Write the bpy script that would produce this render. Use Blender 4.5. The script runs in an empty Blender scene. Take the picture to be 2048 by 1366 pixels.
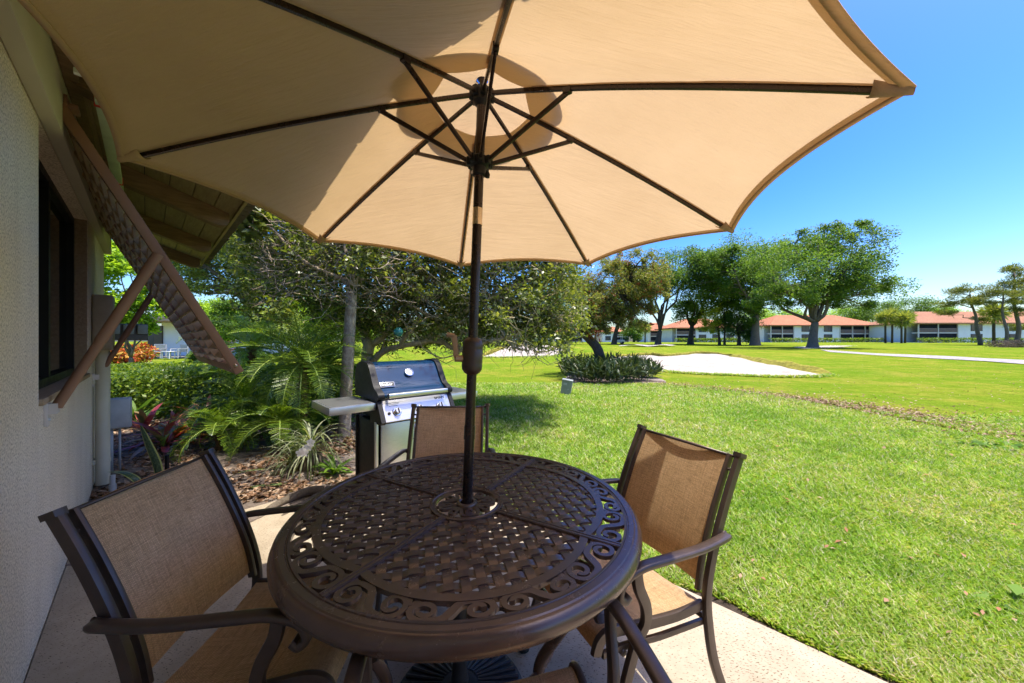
import bpy, bmesh, math, random
import numpy as np
from mathutils import Vector, Matrix, noise as mnoise
R = math.radians
PI = math.pi
rnd = random.Random(7)
rng = np.random.default_rng(11)
scene = bpy.context.scene
COL = scene.collection

# ------------------------------------------------------------------ camera
FPX, H0, CAMZ = 707.0, 683.0, 1.35          # focal length in photo pixels, horizon row, eye height
cam_d = bpy.data.cameras.new('camera'); cam = bpy.data.objects.new('camera', cam_d); COL.objects.link(cam)
cam_d.sensor_width = 36; cam_d.lens = 36 * FPX / 2048; cam_d.clip_start = 0.02; cam_d.clip_end = 3000
cam.location = (0, 0, CAMZ); cam.rotation_euler = (R(90), 0, 0)
scene.camera = cam

def lerp(a, b, f): return a + (b - a) * f
GY = [0, 12, 20, 28, 36, 50, 70, 100, 400]
GZ = [-.03, -.03, .12, .36, .55, .72, .85, 1.1, 1.3]
def gz(x, y):
    """height of the terrain"""
    z = np.interp(y, GY, GZ)
    z = z + .62 * np.exp(-(((x - 2.2) / 8.0) ** 2 + ((y - 35) / 5.5) ** 2))
    return z
def gzf(x, y): return float(gz(np.float64(x), np.float64(y)))
def px(x, y, Y):
    """a point of the place at distance Y seen in direction (x, y)"""
    return Vector(((x - 1024) / FPX * Y, Y, CAMZ - (y - H0) / FPX * Y))
def gx(x, Y):
    X = (x - 1024) / FPX * Y
    return Vector((X, Y, gzf(X, Y)))
def gnd(x, y):
    """the point of level ground seen in direction (x, y)"""
    lo, hi = 0.5, 400
    for _ in range(60):
        m = (lo + hi) / 2
        X = (x - 1024) / FPX * m
        if H0 + (CAMZ - float(np.interp(m, GY, GZ))) * FPX / m > y: lo = m
        else: hi = m
    return Vector(((x - 1024) / FPX * lo, lo, float(np.interp(lo, GY, GZ))))

# the house stands at 46 degrees to the view: s = distance out from the camera's line, t = along the wall
TH = R(45.97); CN, SN = math.cos(TH), math.sin(TH)
def W(s, t, z=0.0): return Vector((CN * s - SN * t, SN * s + CN * t, z))

# ------------------------------------------------------------------ mesh builder
class MB:
    def __init__(self): self.v = []; self.f = []
    def add(self, vs, fs, M=None):
        n = len(self.v)
        for p in vs:
            p = Vector(p)
            self.v.append(tuple(M @ p) if M is not None else tuple(p))
        self.f += [tuple(i + n for i in f) for f in fs]
        return self
    def box(self, c, d, M=None, b=0.0):
        x, y, z = (d[0] / 2, d[1] / 2, d[2] / 2); cx, cy, cz = c
        if b <= 0:
            vs = [(cx + i * x, cy + j * y, cz + k * z) for i in (-1, 1) for j in (-1, 1) for k in (-1, 1)]
            fs = [(0, 1, 3, 2), (4, 6, 7, 5), (0, 4, 5, 1), (2, 3, 7, 6), (0, 2, 6, 4), (1, 5, 7, 3)]
            return self.add(vs, fs, M)
        bm = bmesh.new(); bmesh.ops.create_cube(bm, size=1)
        for v in bm.verts: v.co = Vector((cx + v.co.x * d[0], cy + v.co.y * d[1], cz + v.co.z * d[2]))
        bmesh.ops.bevel(bm, geom=list(bm.edges), offset=b, segments=2, affect='EDGES', profile=.6)
        bm.verts.index_update()
        vs = [v.co.copy() for v in bm.verts]; fs = [tuple(v.index for v in f.verts) for f in bm.faces]; bm.free()
        return self.add(vs, fs, M)
    def tube(self, pts, r, n=8, caps=True, M=None, flat=None, upv=None):
        """a bar along pts; r a number or list; flat=(a,b) half sizes of an oval or rectangular section"""
        pts = [Vector(p) for p in pts]; m = len(pts)
        rs = r if isinstance(r, (list, tuple)) else [r] * m
        vs = []; fs = []; prev = None
        for i in range(m):
            d = (pts[min(i + 1, m - 1)] - pts[max(i - 1, 0)])
            if d.length < 1e-9: d = Vector((0, 0, 1))
            d.normalize()
            ref = Vector(upv) if upv is not None else (prev if prev is not None else (Vector((0, 0, 1)) if abs(d.z) < .9 else Vector((1, 0, 0))))
            a = ref - d * ref.dot(d)
            if a.length < 1e-6: a = d.orthogonal()
            a.normalize(); b = d.cross(a); prev = a
            for k in range(n):
                an = 2 * PI * k / n
                if flat:
                    fa, fb = flat; c, s_ = math.cos(an), math.sin(an)
                    c = math.copysign(abs(c) ** .55, c); s_ = math.copysign(abs(s_) ** .55, s_)
                    vs.append(pts[i] + a * (c * fa * rs[i]) + b * (s_ * fb * rs[i]))
                else: vs.append(pts[i] + (a * math.cos(an) + b * math.sin(an)) * rs[i])
        for i in range(m - 1):
            for k in range(n):
                k2 = (k + 1) % n
                fs.append((i * n + k, i * n + k2, (i + 1) * n + k2, (i + 1) * n + k))
        if caps:
            fs.append(tuple(range(n - 1, -1, -1))); fs.append(tuple((m - 1) * n + k for k in range(n)))
        return self.add(vs, fs, M)
    def lathe(self, prof, c=(0, 0, 0), n=32, M=None, a0=0, a1=2 * PI):
        full = abs(a1 - a0 - 2 * PI) < 1e-6; m = len(prof); vs = []; fs = []
        cnt = n if full else n + 1
        for k in range(cnt):
            an = a0 + (a1 - a0) * k / n
            for (r_, z) in prof: vs.append((c[0] + r_ * math.cos(an), c[1] + r_ * math.sin(an), c[2] + z))
        for k in range(n):
            k2 = (k + 1) % cnt
            for i in range(m - 1): fs.append((k * m + i, k2 * m + i, k2 * m + i + 1, k * m + i + 1))
        return self.add(vs, fs, M)
    def prism(self, poly, z0, z1, M=None):
        """extrude a plane outline (x,y) from z0 to z1"""
        n = len(poly)
        vs = [(p[0], p[1], z0) for p in poly] + [(p[0], p[1], z1) for p in poly]
        fs = [tuple(range(n - 1, -1, -1)), tuple(range(n, 2 * n))] + [(i, (i + 1) % n, n + (i + 1) % n, n + i) for i in range(n)]
        return self.add(vs, fs, M)
    def strip(self, cen, half, z0, z1, M=None):
        """flat ribbon of varying half width along plane points, with thickness"""
        m = len(cen); vs = []; fs = []
        for i in range(m):
            a = Vector(cen[max(i - 1, 0)]); b = Vector(cen[min(i + 1, m - 1)]); d = (b - a)
            d = Vector((d[0], d[1])); d = d.normalized() if d.length > 1e-9 else Vector((1, 0)); nn = Vector((-d.y, d.x))
            h = half[i] if isinstance(half, (list, tuple)) else half
            p = Vector((cen[i][0], cen[i][1]))
            l = p + nn * h; r_ = p - nn * h
            zz0 = z0[i] if isinstance(z0, (list, tuple)) else z0; zz1 = z1[i] if isinstance(z1, (list, tuple)) else z1
            vs += [(l.x, l.y, zz1), (r_.x, r_.y, zz1), (r_.x, r_.y, zz0), (l.x, l.y, zz0)]
        for i in range(m - 1):
            for k in range(4):
                k2 = (k + 1) % 4; fs.append((i * 4 + k, (i + 1) * 4 + k, (i + 1) * 4 + k2, i * 4 + k2))
        fs += [(0, 1, 2, 3), ((m - 1) * 4 + 3, (m - 1) * 4 + 2, (m - 1) * 4 + 1, (m - 1) * 4)]
        return self.add(vs, fs, M)
    def build(self, name, mat=None, parent=None, smooth=False, angle=None, loc=None):
        me = bpy.data.meshes.new(name); me.from_pydata(self.v, [], self.f)
        bm = bmesh.new(); bm.from_mesh(me); bmesh.ops.recalc_face_normals(bm, faces=bm.faces); bm.to_mesh(me); bm.free()
        return link(name, me, mat, parent, smooth, angle)

def link(name, me, mat=None, parent=None, smooth=False, angle=None):
    me.update()
    o = bpy.data.objects.new(name, me); COL.objects.link(o)
    if mat: me.materials.append(mat)
    if parent: o.parent = parent
    if smooth or angle:
        me.polygons.foreach_set('use_smooth', [True] * len(me.polygons))
        if angle: me.set_sharp_from_angle(angle=R(angle))
    return o

def np_mesh(name, V, F, mat=None, parent=None, smooth=False):
    """fast mesh from arrays; F is (n,k)"""
    me = bpy.data.meshes.new(name); n, k = F.shape
    me.vertices.add(len(V)); me.vertices.foreach_set('co', V.astype(np.float32).ravel())
    me.loops.add(n * k); me.loops.foreach_set('vertex_index', F.astype(np.int32).ravel())
    me.polygons.add(n); me.polygons.foreach_set('loop_start', np.arange(0, n * k, k, dtype=np.int32))
    me.polygons.foreach_set('loop_total', np.full(n, k, dtype=np.int32))
    me.update(calc_edges=True); me.validate()
    return link(name, me, mat, parent, smooth)

def tag(o, label=None, cat=None, group=None, kind=None):
    if label: o['label'] = label
    if cat: o['category'] = cat
    if group: o['group'] = group
    if kind: o['kind'] = kind
    return o
def thing(name, label, cat, loc=(0, 0, 0), rz=0, group=None):
    o = bpy.data.objects.new(name, None); COL.objects.link(o); o.empty_display_size = .1
    o.location = loc; o.rotation_euler = (0, 0, rz)
    return tag(o, label, cat, group)
def copy_thing(root, loc, rz, label, group=None):
    r = root.copy(); COL.objects.link(r); r.location = loc; r.rotation_euler = (0, 0, rz); r['label'] = label
    if group: r['group'] = group
    for ch in list(root.children):
        c = ch.copy(); COL.objects.link(c); c.parent = r
        for g in list(ch.children):
            d = g.copy(); COL.objects.link(d); d.parent = c
    return r

def bez(pts, n=8):
    """smooth (Catmull-Rom) curve through pts"""
    P = [Vector(p) for p in pts]; out = []
    for i in range(len(P) - 1):
        p0 = P[max(i - 1, 0)]; p1 = P[i]; p2 = P[i + 1]; p3 = P[min(i + 2, len(P) - 1)]
        for k in range(n):
            t = k / n
            out.append(.5 * ((2 * p1) + (p2 - p0) * t + (2 * p0 - 5 * p1 + 4 * p2 - p3) * t * t + (3 * p1 - p0 - 3 * p2 + p3) * t ** 3))
    out.append(P[-1]); return out

# ------------------------------------------------------------------ materials
def new_mat(name):
    m = bpy.data.materials.new(name); m.use_nodes = True; nt = m.node_tree; nt.nodes.clear()
    out = nt.nodes.new('ShaderNodeOutputMaterial')
    return m, nt, out
def N(nt, typ, **kw):
    n = nt.nodes.new(typ)
    for k, v in kw.items():
        if k in n.inputs.keys(): n.inputs[k].default_value = v
        else: setattr(n, k, v)
    return n
def L(nt, a, b): nt.links.new(a, b)
def c4(c): return (c[0], c[1], c[2], 1)
def ramp(nt, fac, stops):
    r = nt.nodes.new('ShaderNodeValToRGB'); e = r.color_ramp.elements
    e[0].position, e[0].color = stops[0][0], c4(stops[0][1]); e[1].position, e[1].color = stops[-1][0], c4(stops[-1][1])
    for p, c in stops[1:-1]:
        k = e.new(p); k.color = c4(c)
    if fac is not None: L(nt, fac, r.inputs['Fac'])
    return r.outputs['Color']
def mixc(nt, fac, a, b, mode='MIX'):
    m = nt.nodes.new('ShaderNodeMix'); m.data_type = 'RGBA'; m.blend_type = mode
    if isinstance(fac, (int, float)): m.inputs[0].default_value = fac
    else: L(nt, fac, m.inputs[0])
    for s, i in ((a, 6), (b, 7)):
        if isinstance(s, tuple): m.inputs[i].default_value = c4(s)
        else: L(nt, s, m.inputs[i])
    return m.outputs[2]
def coords(nt, scale=(1, 1, 1), rot=(0, 0, 0), kind='Object'):
    t = nt.nodes.new('ShaderNodeTexCoord'); mp = nt.nodes.new('ShaderNodeMapping'); mp.inputs['Scale'].default_value = scale; mp.inputs['Rotation'].default_value = rot
    L(nt, t.outputs[kind], mp.inputs['Vector']); return mp.outputs['Vector']
def noise(nt, vec, scale, detail=3, rough=.6, out='Fac'):
    n = N(nt, 'ShaderNodeTexNoise'); n.inputs['Scale'].default_value = scale; n.inputs['Detail'].default_value = detail; n.inputs['Roughness'].default_value = rough
    if vec is not None: L(nt, vec, n.inputs['Vector'])
    return n.outputs[out]
def bump(nt, h, strength, dist=.01, nrm=None):
    b = nt.nodes.new('ShaderNodeBump'); b.inputs['Strength'].default_value = strength; b.inputs['Distance'].default_value = dist
    L(nt, h, b.inputs['Height'])
    if nrm is not None: L(nt, nrm, b.inputs['Normal'])
    return b.outputs['Normal']
def princ(nt, out, col, rough=.6, metal=0.0, nrm=None, spec=.5, coat=0.0):
    p = nt.nodes.new('ShaderNodeBsdfPrincipled')
    if isinstance(col, tuple): p.inputs['Base Color'].default_value = c4(col)
    else: L(nt, col, p.inputs['Base Color'])
    if isinstance(rough, (int, float)): p.inputs['Roughness'].default_value = rough
    else: L(nt, rough, p.inputs['Roughness'])
    p.inputs['Metallic'].default_value = metal; p.inputs['Specular IOR Level'].default_value = spec
    p.inputs['Coat Weight'].default_value = coat; p.inputs['Coat Roughness'].default_value = .15
    if nrm is not None: L(nt, nrm, p.inputs['Normal'])
    L(nt, p.outputs[0], out.inputs['Surface']); return p
def mat(name, col, rough=.6, metal=0.0, var=.15, vs=6, bs=0.0, bscale=80, spec=.5, coat=0.0, bdist=.003):
    """plain surface with uneven colour and a fine bump"""
    m, nt, out = new_mat(name); v = coords(nt)
    f = noise(nt, v, vs, 5)
    c = ramp(nt, f, [(.25, tuple(x * (1 - var) for x in col)), (.75, tuple(min(1, x * (1 + var)) for x in col))])
    nrm = bump(nt, noise(nt, v, bscale, 3), bs, bdist) if bs > 0 else None
    rr = ramp(nt, noise(nt, v, vs * 1.7 + 3, 6, .75), [(.3, (rough * .85,) * 3), (.72, (min(1, rough * 1.18),) * 3)])
    princ(nt, out, c, rr, metal, nrm, spec, coat); return m
def leafmat(name, cols, trans=.35, rough=.5, gloss=.25, tcol=None, patch=None):
    """leaves: each leaf takes its own tone; light passes through"""
    m, nt, out = new_mat(name)
    g = nt.nodes.new('ShaderNodeNewGeometry')
    k = len(cols)
    c = ramp(nt, g.outputs['Random Per Island'], [(i / (k - 1), cols[i]) for i in range(k)])
    if patch:
        v = coords(nt); f = noise(nt, v, patch, 5, .7); f2 = noise(nt, v, patch * 5, 3, .7)
        c = mixc(nt, .8, c, ramp(nt, f, [(.28, (.50, .72, .45)), (.48, (1, 1, 1)), (.70, (1.45, 1.10, 1.9))]), 'MULTIPLY')
        c = mixc(nt, .6, c, ramp(nt, f2, [(.30, (.58, .66, .6)), (.66, (1.25, 1.16, 1.3))]), 'MULTIPLY')
    p = nt.nodes.new('ShaderNodeBsdfPrincipled'); L(nt, c, p.inputs['Base Color']); p.inputs['Roughness'].default_value = rough
    p.inputs['Specular IOR Level'].default_value = gloss
    t = nt.nodes.new('ShaderNodeBsdfTranslucent')
    L(nt, mixc(nt, 1.0, c, tcol or (1.5, 1.45, .55), 'MULTIPLY'), t.inputs['Color'])
    x = nt.nodes.new('ShaderNodeMixShader'); x.inputs[0].default_value = trans
    L(nt, p.outputs[0], x.inputs[1]); L(nt, t.outputs[0], x.inputs[2]); L(nt, x.outputs[0], out.inputs['Surface'])
    return m
# ------------------------------------------------------------------ the materials of the place
M = {}
M['bronze'] = mat('bronze_metal', (.062, .042, .032), .36, .25, .25, 14, .12, 260, .6)
M['table_metal'] = mat('table_metal', (.105, .066, .049), .25, .25, .2, 9, .10, 300, .6)
M['pole'] = mat('pole_bronze', (.028, .017, .013), .28, .5, .2, 8, .04, 200, .6)
M['crankcase'] = mat('crank_plastic', (.045, .026, .018), .42, 0, .2, 8, .05, 200)
M['crankarm'] = mat('crank_handle_tan', (.40, .26, .15), .4, .3, .2, 10)
M['ferrule'] = mat('ferrule_steel', (.62, .50, .36), .25, .9, .15, 20)
M['shutter'] = mat('shutter_brown', (.25, .13, .078), .5, 0, .12, 5, .05, 300, .4)
M['louvre'] = mat('louvre_lit_tan', (.36, .24, .125), .5, 0, .2, 4, .05, 200, .3)  # lighter than the frame: light on the slats is put into the colour
M['soffit'] = None
M['black'] = mat('black_plastic', (.010, .010, .011), .5, 0, .2, 8, .1, 200, .25)
M['enamel'] = mat('dark_blue_enamel', (.004, .026, .066), .07, 0, .1, 4, .0, 10, .6, .0)  # deep blue base colour for the lid
M['steel'] = None
M['chrome'] = mat('chrome', (.7, .7, .7), .12, 1, .05, 6)
M['white_paint'] = mat('white_paint', (.75, .75, .73), .5, 0, .05, 4)
M['decal'] = mat('decal_black', (.01, .01, .01), .5, 0, .0, 4)
M['badge'] = mat('badge_silver', (.55, .55, .56), .3, .8, .05, 5)
M['castiron'] = mat('cast_base', (.022, .022, .025), .5, .2, .3, 30, .3, 90)
M['conduit'] = mat('conduit_grey', (.42, .43, .44), .45, .1, .15, 10)
M['boxpaint'] = mat('box_tan_paint', (.36, .29, .19), .6, 0, .2, 6, .1, 60)
M['boxgrey'] = mat('box_grey', (.27, .29, .26), .5, .1, .2, 7, .06, 60)
M['meter'] = mat('meter_dark', (.12, .11, .10), .5, .1, .3, 12)
M['batten'] = mat('batten_pale_green', (.42, .50, .33), .7, 0, .2, 5, .2, 50)
M['red'] = mat('red_strap', (.5, .03, .02), .5)
M['rubber'] = mat('rubber', (.015, .015, .015), .7)
M['bronzefar'] = mat('screen_dark', (.018, .019, .024), .8, 0, .5, .8, spec=.1)
M['rail'] = mat('balcony_rail', (.34, .24, .20), .7, 0, .15, 2)
M['trimfar'] = mat('cream_trim', (.62, .56, .50), .7, 0, .08, 1)
M['orchid'] = leafmat('orchid_white', [(.88, .86, .86), (.92, .9, .9)], .5, tcol=(1, 1, 1))
M['glassball'] = mat('teal_glass_globe', (.05, .28, .24), .1, 0, .3, 12, spec=.8)
M['cart'] = mat('cart_white', (.8, .8, .78), .4)
M['tilefar'] = None

def stucco():
    m, nt, out = new_mat('stucco'); v = coords(nt)
    n1 = noise(nt, v, 105, 4, .7); n2 = noise(nt, v, 2.2, 4); n3 = noise(nt, v, 420, 2)
    c = ramp(nt, n2, [(.3, (.86, .745, .59)), (.7, (.92, .82, .67))])
    speck = ramp(nt, n1, [(.38, (.42, .38, .34)), (.54, (1, 1, 1))])
    c = mixc(nt, .85, c, speck, 'MULTIPLY')
    st = noise(nt, coords(nt, (1, 2.2, .35)), 1.7, 5, .7); c = mixc(nt, .6, c, ramp(nt, st, [(.30, (.80, .77, .72)), (.55, (1, 1, 1))]), 'MULTIPLY')
    nb = bump(nt, n1, .75, .006); nb = bump(nt, n3, .3, .002, nb)
    princ(nt, out, c, .92, 0, nb, .2); return m
M['stucco'] = stucco()
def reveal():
    m, nt, out = new_mat('stucco_reveal_shaded'); v = coords(nt)  # shade of the window recess is put into this brown stucco
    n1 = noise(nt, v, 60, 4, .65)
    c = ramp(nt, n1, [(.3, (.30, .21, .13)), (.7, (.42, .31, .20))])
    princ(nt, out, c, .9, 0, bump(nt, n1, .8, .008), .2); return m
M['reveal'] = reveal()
def beam():
    m, nt, out = new_mat('beam_cream'); v = coords(nt, (1, .3, 1))
    n1 = noise(nt, v, 40, 4); n2 = noise(nt, v, 3, 4)
    c = ramp(nt, n2, [(.3, (.50, .46, .34)), (.7, (.60, .56, .43))])
    princ(nt, out, c, .8, 0, bump(nt, n1, .25, .003), .3); return m
M['beam'] = beam()
def wood(name, a, b, sc=(6, .6, 6), bs=.5):
    m, nt, out = new_mat(name); v = coords(nt, sc)
    n1 = noise(nt, v, 9, 6, .7); n2 = noise(nt, coords(nt), 1.4, 3)
    c = ramp(nt, n1, [(.3, a), (.7, b)]); c = mixc(nt, .5, c, ramp(nt, n2, [(.3, (.75, .75, .75)), (.7, (1.15, 1.15, 1.1))]), 'MULTIPLY')
    princ(nt, out, c, .75, 0, bump(nt, n1, bs, .004), .3); return m
M['soffit'] = wood('soffit_boards', (.25, .195, .088), (.38, .315, .15))
M['rafter'] = wood('rafter_wood', (.15, .09, .052), (.26, .16, .095), (.6, 6, 6), .8)
M['shingle'] = mat('shingle_brown', (.10, .08, .065), .9, 0, .4, 9, .6, 30)
def brushed():
    m, nt, out = new_mat('brushed_steel'); v = coords(nt, (3, 60, 60))
    n1 = noise(nt, v, 6, 3)
    c = ramp(nt, n1, [(.3, (.50, .49, .47)), (.7, (.62, .61, .59))])
    princ(nt, out, c, .33, .9, bump(nt, n1, .06, .001)); return m
M['steel'] = brushed()

def concrete():
    m, nt, out = new_mat('patio_concrete'); v = coords(nt)
    vs = coords(nt, (1, 2.4, 1), (0, 0, .7))
    n1 = noise(nt, vs, 80, 2, .5); n2 = noise(nt, v, 1.3, 5, .65); n3 = noise(nt, v, 9, 5, .7); big = noise(nt, v, 2.4, 3)
    c = ramp(nt, n2, [(.28, (.315, .26, .185)), (.72, (.43, .37, .28))])
    c = mixc(nt, .5, c, ramp(nt, n3, [(.3, (.7, .66, .6)), (.7, (1.1, 1.08, 1.04))]), 'MULTIPLY'); st = noise(nt, v, .7, 6, .75); c = mixc(nt, .7, c, ramp(nt, st, [(.36, (.72, .68, .62)), (.5, (1, 1, 1)), (.66, (1.1, 1.08, 1.05))]), 'MULTIPLY')
    pits = N(nt, 'ShaderNodeMath', operation='ADD'); L(nt, n1, pits.inputs[0])
    sc = N(nt, 'ShaderNodeMath', operation='MULTIPLY'); L(nt, big, sc.inputs[0]); sc.inputs[1].default_value = .16; L(nt, sc.outputs[0], pits.inputs[1])
    pm = ramp(nt, pits.outputs[0], [(.43, (.24, .19, .13)), (.455, (1, 1, 1))])
    c = mixc(nt, .9, c, pm, 'MULTIPLY')
    nb = bump(nt, pits.outputs[0], .35, .003)
    princ(nt, out, c, .85, 0, nb, .25); return m
M['concrete'] = concrete()

def lawn():
    """mown grass: rough near the patio, paler yellow fairway beyond the line of fallen leaves"""
    m, nt, out = new_mat('lawn'); v = coords(nt)
    big = noise(nt, v, .16, 4, .6); mid = noise(nt, v, .9, 5, .7); fine = noise(nt, v, 38, 3, .8); fine2 = noise(nt, v, 9, 4, .8)
    streak = noise(nt, coords(nt, (.06, .8, 1), (0, 0, -.25)), 1.2, 3)
    c = ramp(nt, mid, [(.25, (.125, .19, .014)), (.5, (.170, .228, .018)), (.78, (.24, .25, .022))])
    c2 = ramp(nt, big, [(.3, (.10, .205, .016)), (.55, (.17, .235, .020)), (.8, (.25, .25, .03))])
    c = mixc(nt, .6, c, c2); c = mixc(nt, ramp(nt, noise(nt, v, .45, 5, .75), [(.48, (0, 0, 0)), (.66, (.75, .75, .75))]), c, (.30, .265, .045))
    c = mixc(nt, .35, c, ramp(nt, streak, [(.3, (.7, .95, .6)), (.7, (1.2, 1.1, 1.1))]), 'MULTIPLY')
    c = mixc(nt, .7, c, ramp(nt, fine, [(.25, (.45, .5, .4)), (.7, (1.25, 1.22, 1.2))]), 'MULTIPLY')
    c = mixc(nt, .6, c, ramp(nt, fine2, [(.28, (.5, .58, .5)), (.68, (1.2, 1.15, 1.3))]), 'MULTIPLY'); sp = noise(nt, v, 3.1, 6, .8); c = mixc(nt, .6, c, ramp(nt, sp, [(.32, (.62, .72, .55)), (.52, (1, 1, 1)), (.70, (1.28, 1.05, 1.8))]), 'MULTIPLY')
    nb = bump(nt, fine, .8, .03); nb = bump(nt, fine2, .5, .06, nb)
    princ(nt, out, c, .9, 0, nb, 0.0); return m
M['lawn'] = lawn()
def sand(name, a, b):
    m, nt, out = new_mat(name); v = coords(nt)
    n1 = noise(nt, v, 1.1, 5, .7); n2 = noise(nt, coords(nt, (1, 3, 1), (0, 0, .35)), 7, 4, .7)
    c = ramp(nt, n1, [(.3, a), (.7, b)]); c = mixc(nt, .4, c, ramp(nt, n2, [(.3, (.72, .7, .68)), (.6, (1.05, 1.05, 1.05))]), 'MULTIPLY')
    wv = nt.nodes.new('ShaderNodeTexWave'); wv.inputs['Scale'].default_value = 2.6; wv.inputs['Distortion'].default_value = 5; wv.inputs['Detail'].default_value = 3; L(nt, coords(nt, (.35, 1, 1), (0, 0, .4)), wv.inputs['Vector'])
    n4 = noise(nt, v, 3.2, 6, .75); c = mixc(nt, .5, c, ramp(nt, n4, [(.40, (.60, .57, .53)), (.54, (1, 1, 1))]), 'MULTIPLY')
    nb = bump(nt, n2, .9, .05); nb = bump(nt, wv.outputs['Fac'], .28, .04, nb)
    princ(nt, out, c, .95, 0, nb, 0.0); return m
M['sand'] = sand('bunker_sand', (.37, .325, .27), (.48, .435, .375))
M['path'] = sand('path_sand', (.32, .30, .275), (.41, .39, .365))
M['soil'] = sand('bed_soil', (.085, .06, .045), (.34, .29, .25))
M['edgesoil'] = mat('edge_soil', (.055, .042, .032), .95, 0, .5, 25, .9, 40, .1, bdist=.02)
M['lip'] = mat('bunker_lip_turf', (.22, .20, .03), .9, 0, .5, 5, .9, 8, .1, bdist=.1)

def sling():
    m, nt, out = new_mat('sling_weave'); v = coords(nt, (1, 1, 1), kind='UV')
    a = noise(nt, coords(nt, (230, 12, 1), kind='UV'), 1, 2); b = noise(nt, coords(nt, (12, 230, 1), kind='UV'), 1, 2)
    w = nt.nodes.new('ShaderNodeTexBrick'); L(nt, coords(nt, (40, 40, 1), kind='UV'), w.inputs['Vector'])
    w.inputs['Scale'].default_value = 2.2; w.inputs['Mortar Size'].default_value = .045; w.inputs['Mortar Smooth'].default_value = .4
    w.inputs['Color1'].default_value = (1, 1, 1, 1); w.inputs['Color2'].default_value = (.70, .64, .58, 1); w.inputs['Mortar'].default_value = (.16, .12, .09, 1)
    mx = N(nt, 'ShaderNodeMath', operation='ADD'); L(nt, a, mx.inputs[0]); L(nt, b, mx.inputs[1])
    h = N(nt, 'ShaderNodeMath', operation='MULTIPLY'); L(nt, mx.outputs[0], h.inputs[0]); h.inputs[1].default_value = .5
    c = ramp(nt, h.outputs[0], [(.28, (.48, .34, .175)), (.5, (.78, .57, .32)), (.70, (.93, .73, .46))])
    c = mixc(nt, .75, c, w.outputs['Color'], 'MULTIPLY')
    p = nt.nodes.new('ShaderNodeBsdfPrincipled'); L(nt, c, p.inputs['Base Color']); p.inputs['Roughness'].default_value = .55; p.inputs['Specular IOR Level'].default_value = .35
    L(nt, bump(nt, w.outputs['Fac'], .5, .001), p.inputs['Normal'])
    t = nt.nodes.new('ShaderNodeBsdfTranslucent'); L(nt, mixc(nt, 1.0, c, (1.5, 1.15, .75), 'MULTIPLY'), t.inputs['Color'])
    x = nt.nodes.new('ShaderNodeMixShader'); x.inputs[0].default_value = .3
    L(nt, p.outputs[0], x.inputs[1]); L(nt, t.outputs[0], x.inputs[2])
    L(nt, x.outputs[0], out.inputs['Surface']); return m
M['sling'] = sling()
def canvas():
    m, nt, out = new_mat('umbrella_canvas'); v = coords(nt)
    n1 = noise(nt, v, 3.5, 4, .6); n2 = noise(nt, v, 700, 2); n3 = noise(nt, coords(nt, (2, 14, 6), (0, 0, .5)), 2.5, 3)
    c = ramp(nt, n1, [(.3, (.515, .382, .240)), (.7, (.565, .425, .275))])
    c = mixc(nt, .25, c, ramp(nt, n2, [(.3, (.75, .75, .75)), (.7, (1.15, 1.15, 1.15))]), 'MULTIPLY')
    nb = bump(nt, n3, .35, .02); nb = bump(nt, n2, .15, .001, nb)
    d = nt.nodes.new('ShaderNodeBsdfDiffuse'); L(nt, c, d.inputs['Color']); L(nt, nb, d.inputs['Normal'])
    t = nt.nodes.new('ShaderNodeBsdfTranslucent'); L(nt, mixc(nt, 1.0, c, (1.08, .98, .80), 'MULTIPLY'), t.inputs['Color']); L(nt, nb, t.inputs['Normal'])
    x = nt.nodes.new('ShaderNodeMixShader'); x.inputs[0].default_value = .42
    L(nt, d.outputs[0], x.inputs[1]); L(nt, t.outputs[0], x.inputs[2]); L(nt, x.outputs[0], out.inputs['Surface']); return m
M['canvas'] = canvas()
def glass_dark():
    m, nt, out = new_mat('window_glass')
    princ(nt, out, (.012, .012, .012), .04, 0, None, .8); return m
M['glass'] = glass_dark()
def tiles(name, a, b):
    m, nt, out = new_mat(name); v = coords(nt)
    n1 = noise(nt, v, 3.5, 4, .7); n2 = noise(nt, v, .25, 3)
    c = ramp(nt, n1, [(.3, a), (.7, b)]); c = mixc(nt, .4, c, ramp(nt, n2, [(.3, (.8, .8, .8)), (.7, (1.1, 1.1, 1.1))]), 'MULTIPLY')
    w = nt.nodes.new('ShaderNodeTexWave'); w.bands_direction = 'Z'; w.inputs['Scale'].default_value = 2.2; L(nt, v, w.inputs['Vector'])
    princ(nt, out, c, .85, 0, bump(nt, w.outputs['Fac'], .6, .08), 0.0); return m
M['tile_orange'] = tiles('roof_tile_orange', (.32, .135, .075), (.45, .205, .12))
M['tile_brown'] = tiles('roof_tile_brown', (.27, .135, .085), (.38, .205, .13))
M['tile_grey'] = tiles('roof_tile_weathered', (.36, .25, .17), (.48, .34, .24))
M['wall_white'] = mat('white_stucco_far', (.84, .81, .74), .9, 0, .05, .8)
M['glassfar'] = mat('window_glass_far', (.035, .045, .055), .12, 0, .5, .6, spec=.8)
def bark(name, a, b, sc=(1, 1, .35)):
    m, nt, out = new_mat(name); v = coords(nt, sc)
    n1 = noise(nt, v, 16, 6, .75); n2 = noise(nt, coords(nt), 3.5, 4, .7)
    c = ramp(nt, n1, [(.3, a), (.65, b)])
    c = mixc(nt, .5, c, ramp(nt, n2, [(.3, (.6, .62, .55)), (.7, (1.2, 1.18, 1.1))]), 'MULTIPLY')
    princ(nt, out, c, .9, 0, bump(nt, n1, .9, .02), .15); return m
M['bark_tan'] = bark('bark_tan', (.30, .23, .12), (.68, .56, .35))
M['bark_grey'] = bark('bark_grey', (.09, .07, .052), (.20, .165, .13))
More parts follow.
